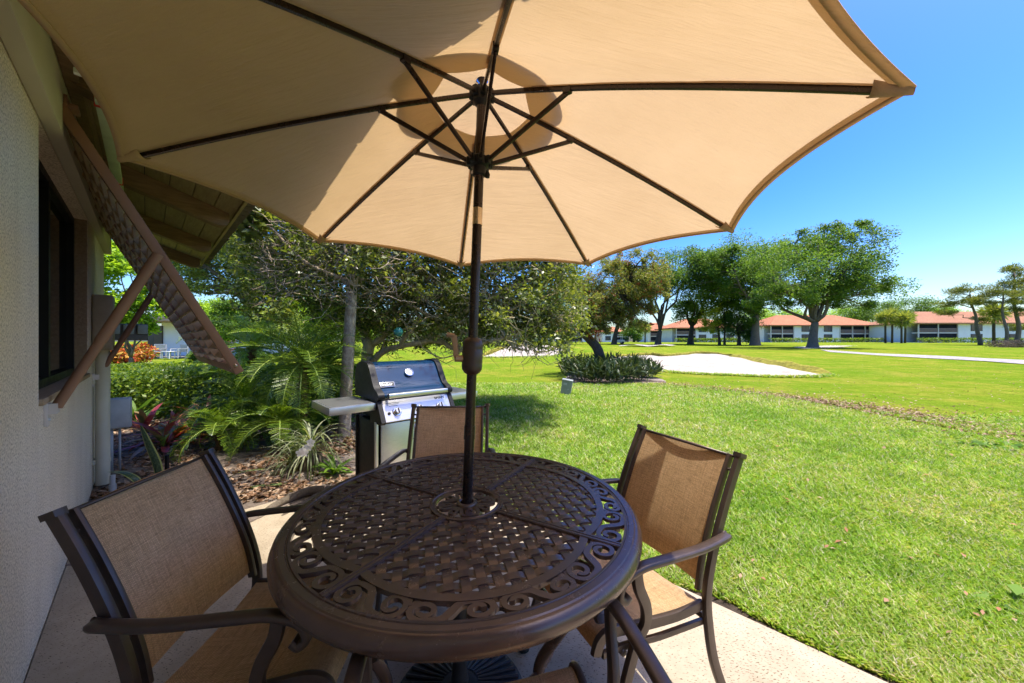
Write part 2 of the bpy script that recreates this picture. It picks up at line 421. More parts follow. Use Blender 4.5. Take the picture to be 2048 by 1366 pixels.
M['bark_dark'] = bark('bark_dark', (.045, .035, .025), (.12, .095, .07))
M['bark_palm'] = bark('bark_palm', (.06, .032, .018), (.20, .11, .06), (1, 1, 3))
M['bark_trunk'] = bark('bark_lichen', (.20, .13, .08), (.58, .48, .36), (1, 1, .8))
M['grass'] = leafmat('grass_blade', [(0.131, 0.252, 0.043), (0.212, 0.373, 0.049), (0.291, 0.455, 0.073), (0.371, 0.484, 0.123), (0.529, 0.505, 0.366)], .35, .7, .03, (1.5, 1.4, .4), .55)
M['fern'] = leafmat('ground_leaf', [(0.074, 0.162, 0.019), (0.174, 0.302, 0.032)], 0.44)
M['leaf_shrub'] = leafmat('leaf_dark_strap', [(.018, .038, .014), (.035, .065, .02), (.06, .095, .03), (.11, .13, .05)], .2, .4, .4)
M['leaf_oak'] = leafmat('leaf_oak', [(0.042, 0.094, 0.020), (0.075, 0.160, 0.030), (0.122, 0.216, 0.037), (0.189, 0.282, 0.051)], 0.44)
M['leaf_dark'] = leafmat('leaf_dark', [(0.049, 0.101, 0.023), (0.090, 0.176, 0.034), (0.150, 0.253, 0.042)], 0.39)
M['leaf_glossy'] = leafmat('leaf_glossy', [(.050, .072, .018), (.095, .130, .026), (.16, .20, .038), (.32, .35, .10)], .46, .36, .5)
M['leaf_bright'] = leafmat('leaf_bright', [(0.124, 0.238, 0.024), (0.223, 0.367, 0.032), (0.397, 0.562, 0.048)], 0.50)
M['leaf_lime'] = leafmat('leaf_lime', [(0.248, 0.346, 0.032), (0.446, 0.518, 0.048), (0.694, 0.648, 0.080)], 0.50)
M['leaf_greyoak'] = leafmat('leaf_greyoak', [(0.124, 0.184, 0.064), (0.223, 0.292, 0.096), (0.372, 0.432, 0.136)], 0.49)
M['leaf_bottle'] = leafmat('leaf_bottlebrush', [(0.081, 0.127, 0.033), (0.149, 0.198, 0.050), (0.230, 0.253, 0.066), (0.310, 0.220, 0.088)], .42)
M['leaf_red'] = leafmat('leaf_red_flower', [(.24, .05, .02), (.38, .10, .05), (.30, .14, .06)], .3, tcol=(1.3, .8, .6))
M['leaf_pine'] = leafmat('leaf_pine', [(0.074, 0.108, 0.022), (0.149, 0.184, 0.032), (0.248, 0.248, 0.048)], 0.34)
M['leaf_palm'] = leafmat('leaf_palm', [(0.059, 0.124, 0.015), (0.122, 0.216, 0.021), (0.245, 0.348, 0.029)], 0.47, .35, .6)
M['leaf_palm_pale'] = leafmat('leaf_palm_pale', [(0.226, 0.337, 0.072), (0.419, 0.518, 0.096)], 0.49, .35, .6)
M['leaf_sabal'] = leafmat('leaf_sabal', [(0.124, 0.184, 0.040), (0.248, 0.302, 0.064), (0.397, 0.389, 0.096)], 0.39)
M['leaf_hedge'] = leafmat('leaf_hedge', [(0.052, 0.104, 0.014), (0.103, 0.184, 0.020), (0.232, 0.302, 0.029)], 0.42, .4, .4)
M['leaf_ti'] = leafmat('leaf_ti_red', [(0.176, 0.026, 0.035), (0.352, 0.056, 0.056), (0.480, 0.160, 0.048), (0.160, 0.224, 0.064)], .35, .35, .5, (1.4, .9, .7))
M['leaf_ti_orange'] = leafmat('leaf_ti_orange', [(.42, .16, .03), (.50, .26, .04), (.36, .08, .05)], .4, .35, .5, (1.3, 1, .6))
M['leaf_croton'] = leafmat('leaf_croton', [(0.224, 0.032, 0.024), (0.448, 0.096, 0.032), (0.544, 0.320, 0.048), (0.080, 0.160, 0.032)], .3, tcol=(1.3, .9, .6))
M['leaf_pink'] = leafmat('leaf_pink_flower', [(.36, .08, .10), (.45, .16, .17)], .3, tcol=(1.2, .9, .9))
M['leaf_spider'] = leafmat('leaf_spider_plant', [(.09, .13, .04), (.20, .24, .10), (.42, .44, .28)], .35, .4, .4)
M['leaf_dry'] = leafmat('leaf_litter', [(.10, .05, .025), (.20, .11, .06), (.33, .21, .13), (.42, .32, .23)], .1, .7, .2)
M['leaf_litter_orange'] = leafmat('fallen_leaf_orange', [(.38, .15, .06), (.30, .17, .09), (.40, .28, .18)], .15, .6, .3)
def snake():
    m, nt, out = new_mat('snake_plant_leaf'); v = coords(nt, (1, 1, 1), kind='UV')
    n1 = noise(nt, coords(nt, (3, 26, 1), kind='UV'), 1, 4, .7)
    c = ramp(nt, n1, [(.42, (.025, .055, .02)), (.58, (.10, .15, .06))])
    sp = nt.nodes.new('ShaderNodeSeparateXYZ'); L(nt, v, sp.inputs[0])
    ab = N(nt, 'ShaderNodeMath', operation='ABSOLUTE'); L(nt, sp.outputs[0], ab.inputs[0])
    e = ramp(nt, ab.outputs[0], [(.72, (0, 0, 0)), (.80, (1, 1, 1))])
    c = mixc(nt, e, c, (.42, .42, .10))
    princ(nt, out, c, .4); return m
M['snake'] = snake()
# ------------------------------------------------------------------ sky and sun
SUN_EL, SUN_AZ = R(74), R(99)       # high on the right, a little behind the viewer
w = bpy.data.worlds.new('World'); scene.world = w; w.use_nodes = True
nt = w.node_tree; bg = nt.nodes['Background']
sky = nt.nodes.new('ShaderNodeTexSky'); sky.sky_type = 'NISHITA'; sky.sun_disc = False
sky.sun_elevation = SUN_EL; sky.sun_rotation = SUN_AZ; sky.altitude = 0; sky.air_density = 1.0; sky.dust_density = 2.2; sky.ozone_density = 3.2
hs = nt.nodes.new('ShaderNodeHueSaturation'); hs.inputs['Hue'].default_value = .512; hs.inputs['Saturation'].default_value = 1.3

mul = nt.nodes.new('ShaderNodeMix'); mul.data_type = 'RGBA'; mul.blend_type = 'MULTIPLY'; mul.inputs[0].default_value = 1; mul.inputs[7].default_value = (.125, .125, .125, 1)
gm = nt.nodes.new('ShaderNodeGamma'); gm.inputs['Gamma'].default_value = 1.42
mu2 = nt.nodes.new('ShaderNodeMix'); mu2.data_type = 'RGBA'; mu2.blend_type = 'MULTIPLY'; mu2.inputs[0].default_value = 1; mu2.inputs[7].default_value = (6.6, 6.6, 6.6, 1)
L(nt, sky.outputs[0], mul.inputs[6]); L(nt, mul.outputs[2], gm.inputs['Color']); L(nt, gm.outputs[0], mu2.inputs[6]); L(nt, mu2.outputs[2], hs.inputs['Color']); L(nt, hs.outputs[0], bg.inputs['Color']); bg.inputs['Strength'].default_value = .15
sd = bpy.data.lights.new('sun', 'SUN'); sd.energy = 2.0; sd.angle = R(.5); sd.color = (1, .94, .82)
so = bpy.data.objects.new('sun', sd); COL.objects.link(so)
sdir = Vector((math.sin(SUN_AZ) * math.cos(SUN_EL), math.cos(SUN_AZ) * math.cos(SUN_EL), math.sin(SUN_EL)))
so.rotation_euler = (-sdir).to_track_quat('-Z', 'Y').to_euler(); so.location = (6, 6, 30)
scene.view_settings.view_transform = 'Standard'; scene.view_settings.look = 'None'; scene.view_settings.exposure = 1.96; scene.view_settings.gamma = 1
cy = scene.cycles; cy.max_bounces = 8; cy.diffuse_bounces = 4; cy.glossy_bounces = 3; cy.transmission_bounces = 4; cy.transparent_max_bounces = 6
cy.caustics_reflective = False; cy.caustics_refractive = False; cy.sample_clamp_indirect = 6
cy.use_denoising = True

# ------------------------------------------------------------------ the ground
ys = np.concatenate([np.linspace(-12, 12, 30)[:-1], np.linspace(12, 60, 110)[:-1], np.linspace(60, 130, 30)[:-1], np.array([130, 180, 260, 400, 800, 1600, 2600])])
xs = np.concatenate([np.array([-2600, -900, -300]), np.linspace(-120, -14, 24)[:-1], np.linspace(-14, 26, 100)[:-1], np.linspace(26, 200, 36), np.array([400, 1000, 2600])])
GX, GYY = np.meshgrid(xs, ys); ZZ = gz(GX, GYY)
ZZ = ZZ + np.where(GYY > 13, .05 * np.sin(GX * .31 + 1.3) * np.sin(GYY * .27), 0) * np.clip((GYY - 13) / 8, 0, 1)
nx, ny = len(xs), len(ys)
V = np.stack([GX.ravel(), GYY.ravel(), ZZ.ravel()], 1)
ii, jj = np.meshgrid(np.arange(nx - 1), np.arange(ny - 1)); a = (jj * nx + ii).ravel()
F = np.stack([a, a + 1, a + nx + 1, a + nx], 1)
g = np_mesh('ground', V, F, M['lawn'], None, True); tag(g, kind='structure')

def in_poly(X, Y, poly):
    c = np.zeros(X.shape, bool); n = len(poly)
    for i in range(n):
        x1, y1 = poly[i][0], poly[i][1]; x2, y2 = poly[(i + 1) % n][0], poly[(i + 1) % n][1]
        cond = ((y1 > Y) != (y2 > Y)) & (X < (x2 - x1) * (Y - y1) / (y2 - y1 + 1e-12) + x1)
        c ^= cond
    return c
def patch(name, poly, m, step, lift, zf=None, kind='structure', jitter=.3, seedv=1):
    """a sheet following the ground inside an outline, its rim on the outline"""
    bm = bmesh.new(); vs = [bm.verts.new((p[0], p[1], 0)) for p in poly]
    es = [bm.edges.new((vs[i], vs[(i + 1) % len(vs)])) for i in range(len(vs))]
    P = [(p[0], p[1]) for p in poly]; A = np.array(P)
    X, Y = np.meshgrid(np.arange(A[:, 0].min(), A[:, 0].max(), step[0]), np.arange(A[:, 1].min(), A[:, 1].max(), step[1]))
    r2 = np.random.default_rng(seedv)
    X = X + r2.normal(0, step[0] * .12, X.shape); Y = Y + r2.normal(0, step[1] * .12, Y.shape)
    from mathutils.geometry import delaunay_2d_cdt
    ins = in_poly(X, Y, P); pts = [Vector(p) for p in P] + [Vector((x, y)) for x, y in zip(X[ins], Y[ins])]
    n = len(P)
    vo, eo, fo, *_ = delaunay_2d_cdt(pts, [(i, (i + 1) % n) for i in range(n)], [list(range(n))], 1, 1e-5)
    bm.free()
    mb = MB()
    xy = np.array([(v.x, v.y) for v in vo]); z = gz(xy[:, 0], xy[:, 1]) + lift
    z = z + np.where(xy[:, 1] > 13, .05 * np.sin(xy[:, 0] * .31 + 1.3) * np.sin(xy[:, 1] * .27), 0) * np.clip((xy[:, 1] - 13) / 8, 0, 1)
    if zf is not None: z = z + zf(xy[:, 0], xy[:, 1])
    mb.add([(x, y, h) for (x, y), h in zip(xy, z)], fo)
    o = mb.build(name, m, None, True); tag(o, kind=kind); return o
def outline(pts, n=6, noise_amp=0.0, seedv=3):
    P = [Vector((p[0], p[1], 0)) for p in pts]; k = len(P); out = []
    for i in range(k):
        p0, p1, p2, p3 = P[(i - 1) % k], P[i], P[(i + 1) % k], P[(i + 2) % k]
        for j in range(n):
            t = j / n
            q = .5 * ((2 * p1) + (p2 - p0) * t + (2 * p0 - 5 * p1 + 4 * p2 - p3) * t * t + (3 * p1 - p0 - 3 * p2 + p3) * t ** 3)
            if noise_amp: q += Vector((mnoise.noise(q * .9 + Vector((seedv, 0, 0))), mnoise.noise(q * .9 + Vector((0, seedv, 4))), 0)) * noise_amp
            out.append((q.x, q.y))
    return out

# patio slab and its soil edge
pat = thing('patio', None, None) if False else None
T_END, S_OUT = 3.52, 2.04
slab_poly = [W(-.335, -4), W(S_OUT, -4), W(S_OUT, T_END), W(-.335, T_END)]
mb = MB(); mb.prism([(p.x, p.y) for p in slab_poly], -.14, 0); o = mb.build('patio_slab', M['concrete']); tag(o, kind='structure')
ed = []
for k in range(60):
    t = lerp(-3.5, T_END + .1, k / 59); ed.append((S_OUT - .02, t))
for k in range(59, -1, -1):
    t = lerp(-3.5, T_END + .1, k / 59); ed.append((S_OUT + .05 + .095 * mnoise.noise(Vector((t * 3.1, 2, 0))) + .03 * mnoise.noise(Vector((t * 11, 5, 0))) + .08 * max(0, mnoise.noise(Vector((t * 1.1, 7, 0)))), t))
ed = [W(s, t) for s, t in ed]
patch('edge_soil', [(p.x, p.y) for p in ed], M['edgesoil'], (.06, .06), .008)

bed = outline([W(-.34, 3.4), W(1.0, 3.42), W(2.02, 3.44), (-.95, 4.2), (-1.2, 5.2), (-1.7, 6.4), (-2.2, 7.0), (-4.5, 6.9), (-8, 6.9), (-9.5, 6.4), (-6.0, 4.3)], 5, .05)
patch('planting_bed', bed, M['soil'], (.12, .12), .034, lambda x, y: .018 * np.sin(x * 5.1) * np.sin(y * 4.3 + x))

# bunkers, each a sheet of sand rising to a turf lip
def gp(x, y): p = gnd(x, y); return (p.x, p.y)
b1 = [gp(1190, 722), gp(1255, 716), gp(1300, 714), gp(1335, 716), gp(1390, 711), (0, 0), gp(1500, 721), gp(1560, 733), gp(1620, 744), gp(1668, 752), gp(1600, 755), gp(1500, 753.5), gp(1400, 749), gp(1320, 743), gp(1240, 738), gp(1180, 733)]
b1[5] = gp(1445, 713.5)
b1o = outline(b1, 6, .25, 5)
patch('bunker_sand', b1o, M['sand'], (.45, .4), .05, lambda x, y: .022 * np.sin(x * 1.9 + y * .7) * np.sin(y * 1.3) + .015 * np.sin(x * 4.1 - y * 2.3) + .10 * np.clip((y - 19) / 6, 0, 1) ** 2)
b2 = [(gx(958, 24).x, 24.2), (gx(985, 25).x, 27.2), (gx(1020, 28).x, 30.2), (gx(1065, 30).x, 31.2), (gx(1108, 30).x, 30.0), (gx(1124, 28).x, 27.6), (gx(1108, 26).x, 25.2), (gx(1060, 25).x, 24.4), (gx(1000, 24.6).x, 24.0)]
b2o = outline(b2, 6, .25, 9)
patch('bunker_sand_far', b2o, M['sand'], (.7, .6), .03, lambda x, y: .25 * np.clip((y - 26) / 5, 0, 1)).name = 'second_bunker_sand'
def lip(name, pts, w, h):
    mb = MB(); P = bez([(p[0], p[1], gzf(p[0], p[1])) for p in pts], 8); n = len(P); prof = [(-.25, -.08), (-.42, .45), (-.36, .82), (-.05, 1.04), (.45, .85), (1.2, .45), (2.4, -.05)]
    vs = []; fs = []
    for i, p in enumerate(P):
        d = (P[min(i + 1, n - 1)] - P[max(i - 1, 0)]); d.z = 0; d.normalize(); nn = Vector((-d.y, d.x, 0))
        if nn.y < 0: nn = -nn
        e = min(1, i / 6, (n - 1 - i) / 6)
        k = e * (1 + .35 * mnoise.noise(p * 1.1))
        for a_, b_ in prof:
            q = p + nn * (a_ * w) + Vector((0, 0, b_ * h * k + .01 + .03 * mnoise.noise(p * 3 + Vector((a_, 0, 0)))))
            vs.append(q)
    m_ = len(prof)
    for i in range(n - 1):
        for k in range(m_ - 1): fs.append((i * m_ + k, i * m_ + k + 1, (i + 1) * m_ + k + 1, (i + 1) * m_ + k))
    mb.add(vs, fs); o = mb.build(name, M['lip'], None, True); tag(o, kind='structure')
lip('bunker_turf_lip', [b1[0]] + b1[1:10], .20, .27)
lip('second_bunker_turf_lip', b2[0:6], .24, .36)
# sandy cart path to the right and the small bunker behind the big oak
pt = [gnd(1640, 699.5), gnd(1750, 706), gnd(1819, 708.5), gnd(1897, 712), gnd(1969, 717), gnd(2060, 722), gnd(2150, 727), gnd(2150, 738), gnd(2048, 729.5), gnd(1971, 723.5), gnd(1844, 716.2), gnd(1750, 710.5), gnd(1660, 704)]
patch('cart_path', [(p.x, p.y) for p in pt], M['path'], (1.5, 1.0), .03)
b3 = outline([gp(1590, 694.5), gp(1640, 692.3), gp(1690, 690.9), gp(1712, 692), gp(1690, 694.2), gp(1650, 697), gp(1605, 698)], 5, .2)
patch('third_bunker_sand', b3, M['sand'], (1.5, 1.5), .035)
wb = outline([(gx(1235, 47).x, 47), (gx(1290, 49).x, 49.5), (gx(1350, 48).x, 48), (gx(1330, 46).x, 46), (gx(1270, 45.4).x, 45.4)], 5, .3)
patch('waste_sand', wb, M['path'], (1.2, 1.0), .04, lambda x, y: .12 + .1 * np.sin(x * 1.7) * np.sin(y))
def sheet(P, nu, nv, th=.003):
    """closed thin sheet; P(u,v) gives a point, returns MB and uv list"""
    mb = MB(); top = []; uv = []
    for i in range(nu + 1):
        for j in range(nv + 1): top.append(Vector(P(i / nu, j / nv))); uv.append((i / nu, j / nv))
    def nrm(i, j):
        a_ = top[min(i + 1, nu) * (nv + 1) + j] - top[max(i - 1, 0) * (nv + 1) + j]; b_ = top[i * (nv + 1) + min(j + 1, nv)] - top[i * (nv + 1) + max(j - 1, 0)]
        return a_.cross(b_).normalized()
    vs = []; 
    for sgn in (.5, -.5):
        for i in range(nu + 1):
            for j in range(nv + 1): vs.append(top[i * (nv + 1) + j] + nrm(i, j) * th * sgn)
    K = (nu + 1) * (nv + 1); fs = []
    for i in range(nu):
        for j in range(nv):
            a_ = i * (nv + 1) + j; q = (a_, a_ + nv + 1, a_ + nv + 2, a_ + 1); fs.append(q); fs.append(tuple(K + x for x in reversed(q)))
    for i in range(nu):
        for j in (0, nv):
            a_ = i * (nv + 1) + j; b_ = a_ + nv + 1; fs.append((a_, b_, K + b_, K + a_))
    for j in range(nv):
        for i in (0, nu):
            a_ = i * (nv + 1) + j; b_ = a_ + 1; fs.append((a_, b_, K + b_, K + a_))
    mb.add(vs, fs); return mb, uv + uv
def set_uv(o, uv, sx=1, sy=1):
    me = o.data; l = me.uv_layers.new(name='UVMap')
    for lp in me.loops:
        u = uv[lp.vertex_index]; l.data[lp.index].uv = (u[0] * sx, u[1] * sy)

# ------------------------------------------------------------------ patio chair (faces +y in its own frame)
HW = .250
BK = [(-.40, .910), (-.337, .79), (-.277, .655), (-.237, .54), (-.217, .44)]        # back rail (forward, height)
def back_pt(v):   # v 0 bottom .. 1 top along the back rail
    c = bez([(0, a_, b_) for a_, b_ in BK], 10); f = (1 - v) * (len(c) - 1); i = int(f); 
    if i >= len(c) - 1: return c[-1]
    return c[i].lerp(c[i + 1], f - i)
def make_chair(label, loc, face, group):
    t = thing('patio_chair', label, 'chair', (loc[0], loc[1], 0), math.atan2(-face[0], face[1]), group)
    mb, uv = sheet(lambda u, v: (lerp(-HW + .03, HW - .03, u), back_pt(.06 + .93 * v).y - .018 * math.sin(PI * u), back_pt(.06 + .93 * v).z), 12, 16)
    b = mb.build('backrest', M['sling'], t, angle=50); set_uv(b, uv, .45, .45)
    SEAT = bez([(0, -.205, .405), (0, -.08, .405), (0, .09, .427), (0, .20, .446), (0, .250, .434), (0, .268, .395)], 6)
    def sp(v):
        f = v * (len(SEAT) - 1); i = int(f)
        return SEAT[-1] if i >= len(SEAT) - 1 else SEAT[i].lerp(SEAT[i + 1], f - i)
    mb, uv = sheet(lambda u, v: (lerp(-HW + .025, HW - .025, u), sp(v).y, sp(v).z - .018 * math.sin(PI * u) * (1 - v ** 4)), 12, 20)
    s = mb.build('seat', M['sling'], t, angle=50); set_uv(s, uv, .45, .45)
    for sg in (-1, 1):
        fr = MB(); P = bez([(sg * HW, a_, b_) for a_, b_ in BK] + [(sg * HW, -.222, .34), (sg * HW, -.255, .18), (sg * (HW + .005), -.325, .008)], 7)
        fr.tube(P, 1, 8, flat=(.0115, .018), upv=(1, 0, 0)); fr.tube([P[0] + Vector((0, 0, -.004)), P[0] + Vector((0, -.006, .012))], 1, 8, flat=(.018, .022), upv=(1, 0, 0))
        u = fr.build('back_upright', M['bronze'], t, angle=50)
        mb = MB(); mb.tube([P[-1] + Vector((0, .003, .014)), P[-1] + Vector((0, -.003, -.008))], 1, 8, flat=(.016, .022), upv=(1, 0, 0)); mb.build('foot_cap', M['rubber'], u, True)
        rl = MB(); rl.tube(bez([(sg * (HW - .033), a_ + .004, b_ - .002) for a_, b_ in BK], 7), 1, 8, flat=(.008, .015), upv=(1, 0, 0))
        for z in (.56, .84):
            v = [q for q in bez([(0, a_, b_) for a_, b_ in BK], 12) if abs(q.z - z) < .02][0]
            rl.tube([(sg * (HW - .03), v.y, v.z), (sg * HW, v.y, v.z)], .006, 6)
        rl.build('sling_rail', M['bronze'], t, angle=50)
        sr = MB(); sr.tube([(sg * (HW - .014), q.y, q.z - .008) for q in SEAT], 1, 8, flat=(.010, .019), upv=(1, 0, 0))
        sr.tube(bez([(sg * (HW - .014), -.212, .335), (sg * (HW - .014), 0, .352), (sg * (HW - .014), .15, .375), (sg * (HW - .012), .245, .380)], 5), 1, 8, flat=(.008, .011), upv=(1, 0, 0))
        sr.build('seat_rail', M['bronze'], t, angle=50)
        ar = MB(); A = bez([(sg * (HW + .002), -.272, .640), (sg * (HW + .022), -.290, .645), (sg * (HW + .036), -.25, .650), (sg * (HW + .052), -.12, .654), (sg * (HW + .058), .04, .664), (sg * (HW + .056), .15, .666), (sg * (HW + .052), .217, .644), (sg * (HW + .05), .237, .606), (sg * (HW + .05), .219, .585), (sg * (HW + .05), .201, .596)], 7)
        n = len(A); ra = [lerp(.85, 1.0, min(1, i / 12)) * (1 + .45 * max(0, (i / n - .55)) * (1 if i / n < .82 else max(.2, (1 - i / n) / .18))) for i in range(n)]
        ar.tube(A, ra, 10, flat=(.0105, .021), upv=None if False else (0, 0, 1)) if False else ar.tube(A, [.88 * q for q in ra], 10, flat=(.020, .0115), upv=(1, 0, 0))
        a_o = ar.build('arm', M['bronze'], t, angle=60)
        lg = MB(); Lp = bez([(sg * (HW + .052), .168, .652), (sg * (HW + .048), .155, .60), (sg * (HW + .035), .115, .525), (sg * (HW + .020), .10, .455), (sg * (HW + .012), .135, .385), (sg * (HW + .012), .195, .22), (sg * (HW + .016), .262, .008)], 7)
        lg.tube(Lp, 1, 8, flat=(.0115, .019), upv=(1, 0, 0)); lo = lg.build('front_leg', M['bronze'], t, angle=50)
        mb = MB(); mb.tube([Lp[-1] + Vector((0, -.003, .014)), Lp[-1] + Vector((0, .003, -.008))], 1, 8, flat=(.016, .022), upv=(1, 0, 0)); mb.build('foot_cap', M['rubber'], lo, True)
    for y_, z_, ra_ in ((-.221, .345, .011), (.165, .362, .011), (-.399, .905, .006)):
        st = MB(); st.tube([(-HW + .004, y_, z_), (HW - .004, y_, z_)], ra_, 8); st.build('stretcher', M['bronze'], t, True)
    return t
TX, TY = -.171, 1.343
GRP = 'patio chairs around the round table'
ch0 = make_chair('brown sling patio chair against the stucco wall, nearest the house', (-.778, 1.176), (.9966, .082), GRP)
def put(loc, face, label): return copy_thing(ch0, (loc[0], loc[1], 0), math.atan2(-face[0], face[1]), label, GRP)
put((.402, 1.412), (-.908, -.418), 'brown sling patio chair in the sun with lawn behind its back')
put((-.405, 2.01), (.03, -1), 'brown sling patio chair across the table in front of the gas grill')
put((-.005, .705), (-.2, .98), 'patio chair cut by the bottom edge of the photo, seat front and arms showing')

# ------------------------------------------------------------------ cast table
tb = thing('patio_table', 'round dark bronze cast metal table with basket weave top and scroll border', 'table', (TX, TY, 0), R(15))
ZT = .74
mb = MB(); prof = [(.570, .722), (.570, .7395), (.577, .7405), (.579, .7375), (.582, .7375), (.584, .7410), (.600, .7415), (.6035, .7385), (.6075, .7385), (.611, .7375), (.6205, .728), (.6255, .714), (.6245, .700), (.617, .689), (.604, .683), (.590, .684), (.580, .70), (.575, .722), (.570, .722)]
mb.lathe(prof, n=144); mb.build('rim', M['table_metal'], tb, angle=40)
def bandr(th): return .458 + .046 * abs(math.cos(2 * th)) ** .75
mb = MB(); p = .0425; hw = .0127
K = int(.52 / p) + 1
for d in (0, 1):
    for k in range(-K, K + 1):
        c = (k + .5) * p; run = []
        n = int(1.04 / (p / 6))
        runs = []
        for i in range(n + 1):
            x = -.52 + i * p / 6
            P_ = (x, c) if d == 0 else (c, x); r_ = math.hypot(*P_); th = math.atan2(P_[1], P_[0])
            ok = r_ < bandr(th) + .004 and r_ > .130
            if ok: run.append((P_, x))
            if (not ok or i == n) and run:
                if len(run) > 2: runs.append(run)
                run = []
        for run in runs:
            z1 = []
            for (P_, x) in run:
                sgn = math.cos(PI * (x / p - .5) + PI * k) * (1 if d == 0 else -1)
                z1.append(.7350 + .0019 * max(-1, min(1, 1.7 * sgn)))
            mb.strip([q[0] for q in run], hw, [z - .007 for z in z1], z1)
mb.build('woven_lattice', M['table_metal'], tb, angle=30)
mb = MB()
N_ = 240
cen = [(bandr(2 * PI * i / N_) * math.cos(2 * PI * i / N_), bandr(2 * PI * i / N_) * math.sin(2 * PI * i / N_)) for i in range(N_ + 1)]
mb.strip(cen, .0125, .727, .7405); mb.build('border_band', M['table_metal'], tb, angle=30)
for q in range(4):
    a_ = R(45 + 90 * q); mb = MB(); d = Vector((math.cos(a_), math.sin(a_)))
    for off, hw_, z in ((0, .0125, .7412), (.0065, .0028, .7428), (-.0065, .0028, .7428)):
        nn = Vector((-d.y, d.x)) * off
        mb.strip([(d * .137 + nn)[:], (d * .35 + nn)[:], (d * .572 + nn)[:]], hw_, .727, z)
    mb.build('spoke', M['table_metal'], tb)
def s_scroll():
    pts = []; hwid = []
    for i in range(26):
        t = i / 25; an = R(-90 - 430 * (1 - t)); r_ = lerp(.0065, .0205, t ** .8)
        pts.append((-.036 + r_ * math.cos(an), .0 + r_ * math.sin(an))); hwid.append(lerp(.0052, .0058, t))
    pts[0] = pts[0]
    mid = bez([pts[-1] + (0,), (-.012, -.0165, 0), (0, 0, 0)], 5)[1:]
    half = pts + [(m_.x, m_.y) for m_ in mid]; hw_ = hwid + [lerp(.006, .0088, (i + 1) / len(mid)) for i in range(len(mid))]
    return half + [(-x, -y) for x, y in reversed(half[:-1])], hw_ + list(reversed(hw_[:-1]))
SP, SH = s_scroll()
for q in range(4):
    mb = MB()
    for j, deg in enumerate((-33.2, -11.4, 11.4, 33.2)):
        thc = R(deg + 90 * q); ri = bandr(thc) + .010; ro = .572; rc = (ri + ro) / 2; sc = min(2.1, (ro - ri) / .0445); mir = (1, -1, 1, -1)[j]
        stretch = rc * R(21.5) / .116
        pts = [];
        for (a_, b_) in SP:
            tt = thc + (a_ * stretch) / rc; rr = rc + mir * b_ * sc
            pts.append((rr * math.cos(tt), rr * math.sin(tt)))
        mb.strip(pts, [h * 1.25 for h in SH], .728, .7385 + .0004 * j)
        # small leaf tendril joining scroll to band
        for sg in (-1, 1):
            tt = thc + sg * R(9.2)
            P_ = [((ri - .004 + .02 * k) * math.cos(tt + sg * R(.9) * k), (ri - .004 + .02 * k) * math.sin(tt + sg * R(.9) * k)) for k in range(3)]
            mb.strip(P_, [.009, .007, .004], .728, .7373 + .0003 * sg)
    mb.build('border_scrolls', M['table_metal'], tb, angle=30)
mb = MB(); mb.lathe([(.116, .727), (.116, .7405), (.122, .7412), (.124, .739), (.129, .739), (.131, .7412), (.137, .7405), (.137, .727), (.116, .727)], n=72); mb.build('centre_ring', M['table_metal'], tb, angle=40)
mb = MB(); mb.lathe([(.0245, .70), (.0245, .7425), (.029, .745), (.037, .743), (.040, .738), (.040, .728), (.030, .70)], n=40)
for q in range(8):
    thc = R(45 * q + 22.5); rc = .0775; mir = 1 if q % 2 else -1
    pts = [((rc + b_ * 1.25 * mir) * math.cos(thc + a_ * .78 / rc), (rc + b_ * 1.25 * mir) * math.sin(thc + a_ * .78 / rc)) for a_, b_ in SP]
    mb.strip(pts, [h * .8 for h in SH], .729, .738 + .0003 * q)
for q in range(4):
    a_ = R(90 * q); mb.strip([(.036 * math.cos(a_), .036 * math.sin(a_)), (.118 * math.cos(a_), .118 * math.sin(a_))], .005, .7285, .7364)
mb.build('pole_collar', M['table_metal'], tb, angle=40)
for q in range(4):
    a_ = R(35 + 90 * q); mb = MB(); d = Vector((math.cos(a_), math.sin(a_), 0)); 
    Lp = bez([d * .54 + Vector((0, 0, .70)), d * .50 + Vector((0, 0, .60)), d * .40 + Vector((0, 0, .44)), d * .335 + Vector((0, 0, .30)), d * .36 + Vector((0, 0, .14)), d * .44 + Vector((0, 0, .004))], 8)
    mb.tube(Lp, 1, 10, flat=(.017, .017), upv=(-d.y, d.x, 0)); mb.tube([d * .54 + Vector((0, 0, .70)), d * .30 + Vector((0, 0, .72))], .010, 6)
    mb.build('leg', M['table_metal'], tb, angle=50)
mb = MB()
mb.lathe([(.335, .29), (.345, .295), (.345, .305), (.335, .31), (.325, .30), (.335, .29)], n=48); mb.build('leg_ring', M['table_metal'], tb, angle=50)

# ------------------------------------------------------------------ umbrella
LX, LY = .0346, .0198
axis = Vector((LX, LY, 1)).normalized(); exv = Vector((0, 1, 0)).cross(axis).normalized(); eyv = axis.cross(exv)
Ub = Vector((TX, TY, ZT)) - axis * (ZT / axis.z)
um = thing('patio_umbrella', 'tan market umbrella with dark ribs and crank, standing through the table', 'umbrella')
mw = Matrix((exv, eyv, axis)).transposed().to_4x4(); mw.translation = Ub; um.matrix_world = mw
ZH, ZR_, ZTIP, RU, PH = 1.573 + .7405, 1.304 + .7405, 1.157 + .7405, 1.149, -.583
mb = MB(); mb.tube([(0, 0, .05), (0, 0, .80), (0, 0, 1.40)], .0190, 24); mb.tube([(0, 0, .98), (0, 0, 1.03)], .0212, 24); mb.build('lower_pole', M['pole'], um, angle=40)
mb = MB(); mb.tube([(0, 0, 1.39), (0, 0, 1.80)], .0185, 24); mb.tube([(0, 0, 1.86), (0, 0, ZH + .03)], .0185, 24); mb.build('upper_pole', M['pole'], um, angle=40)
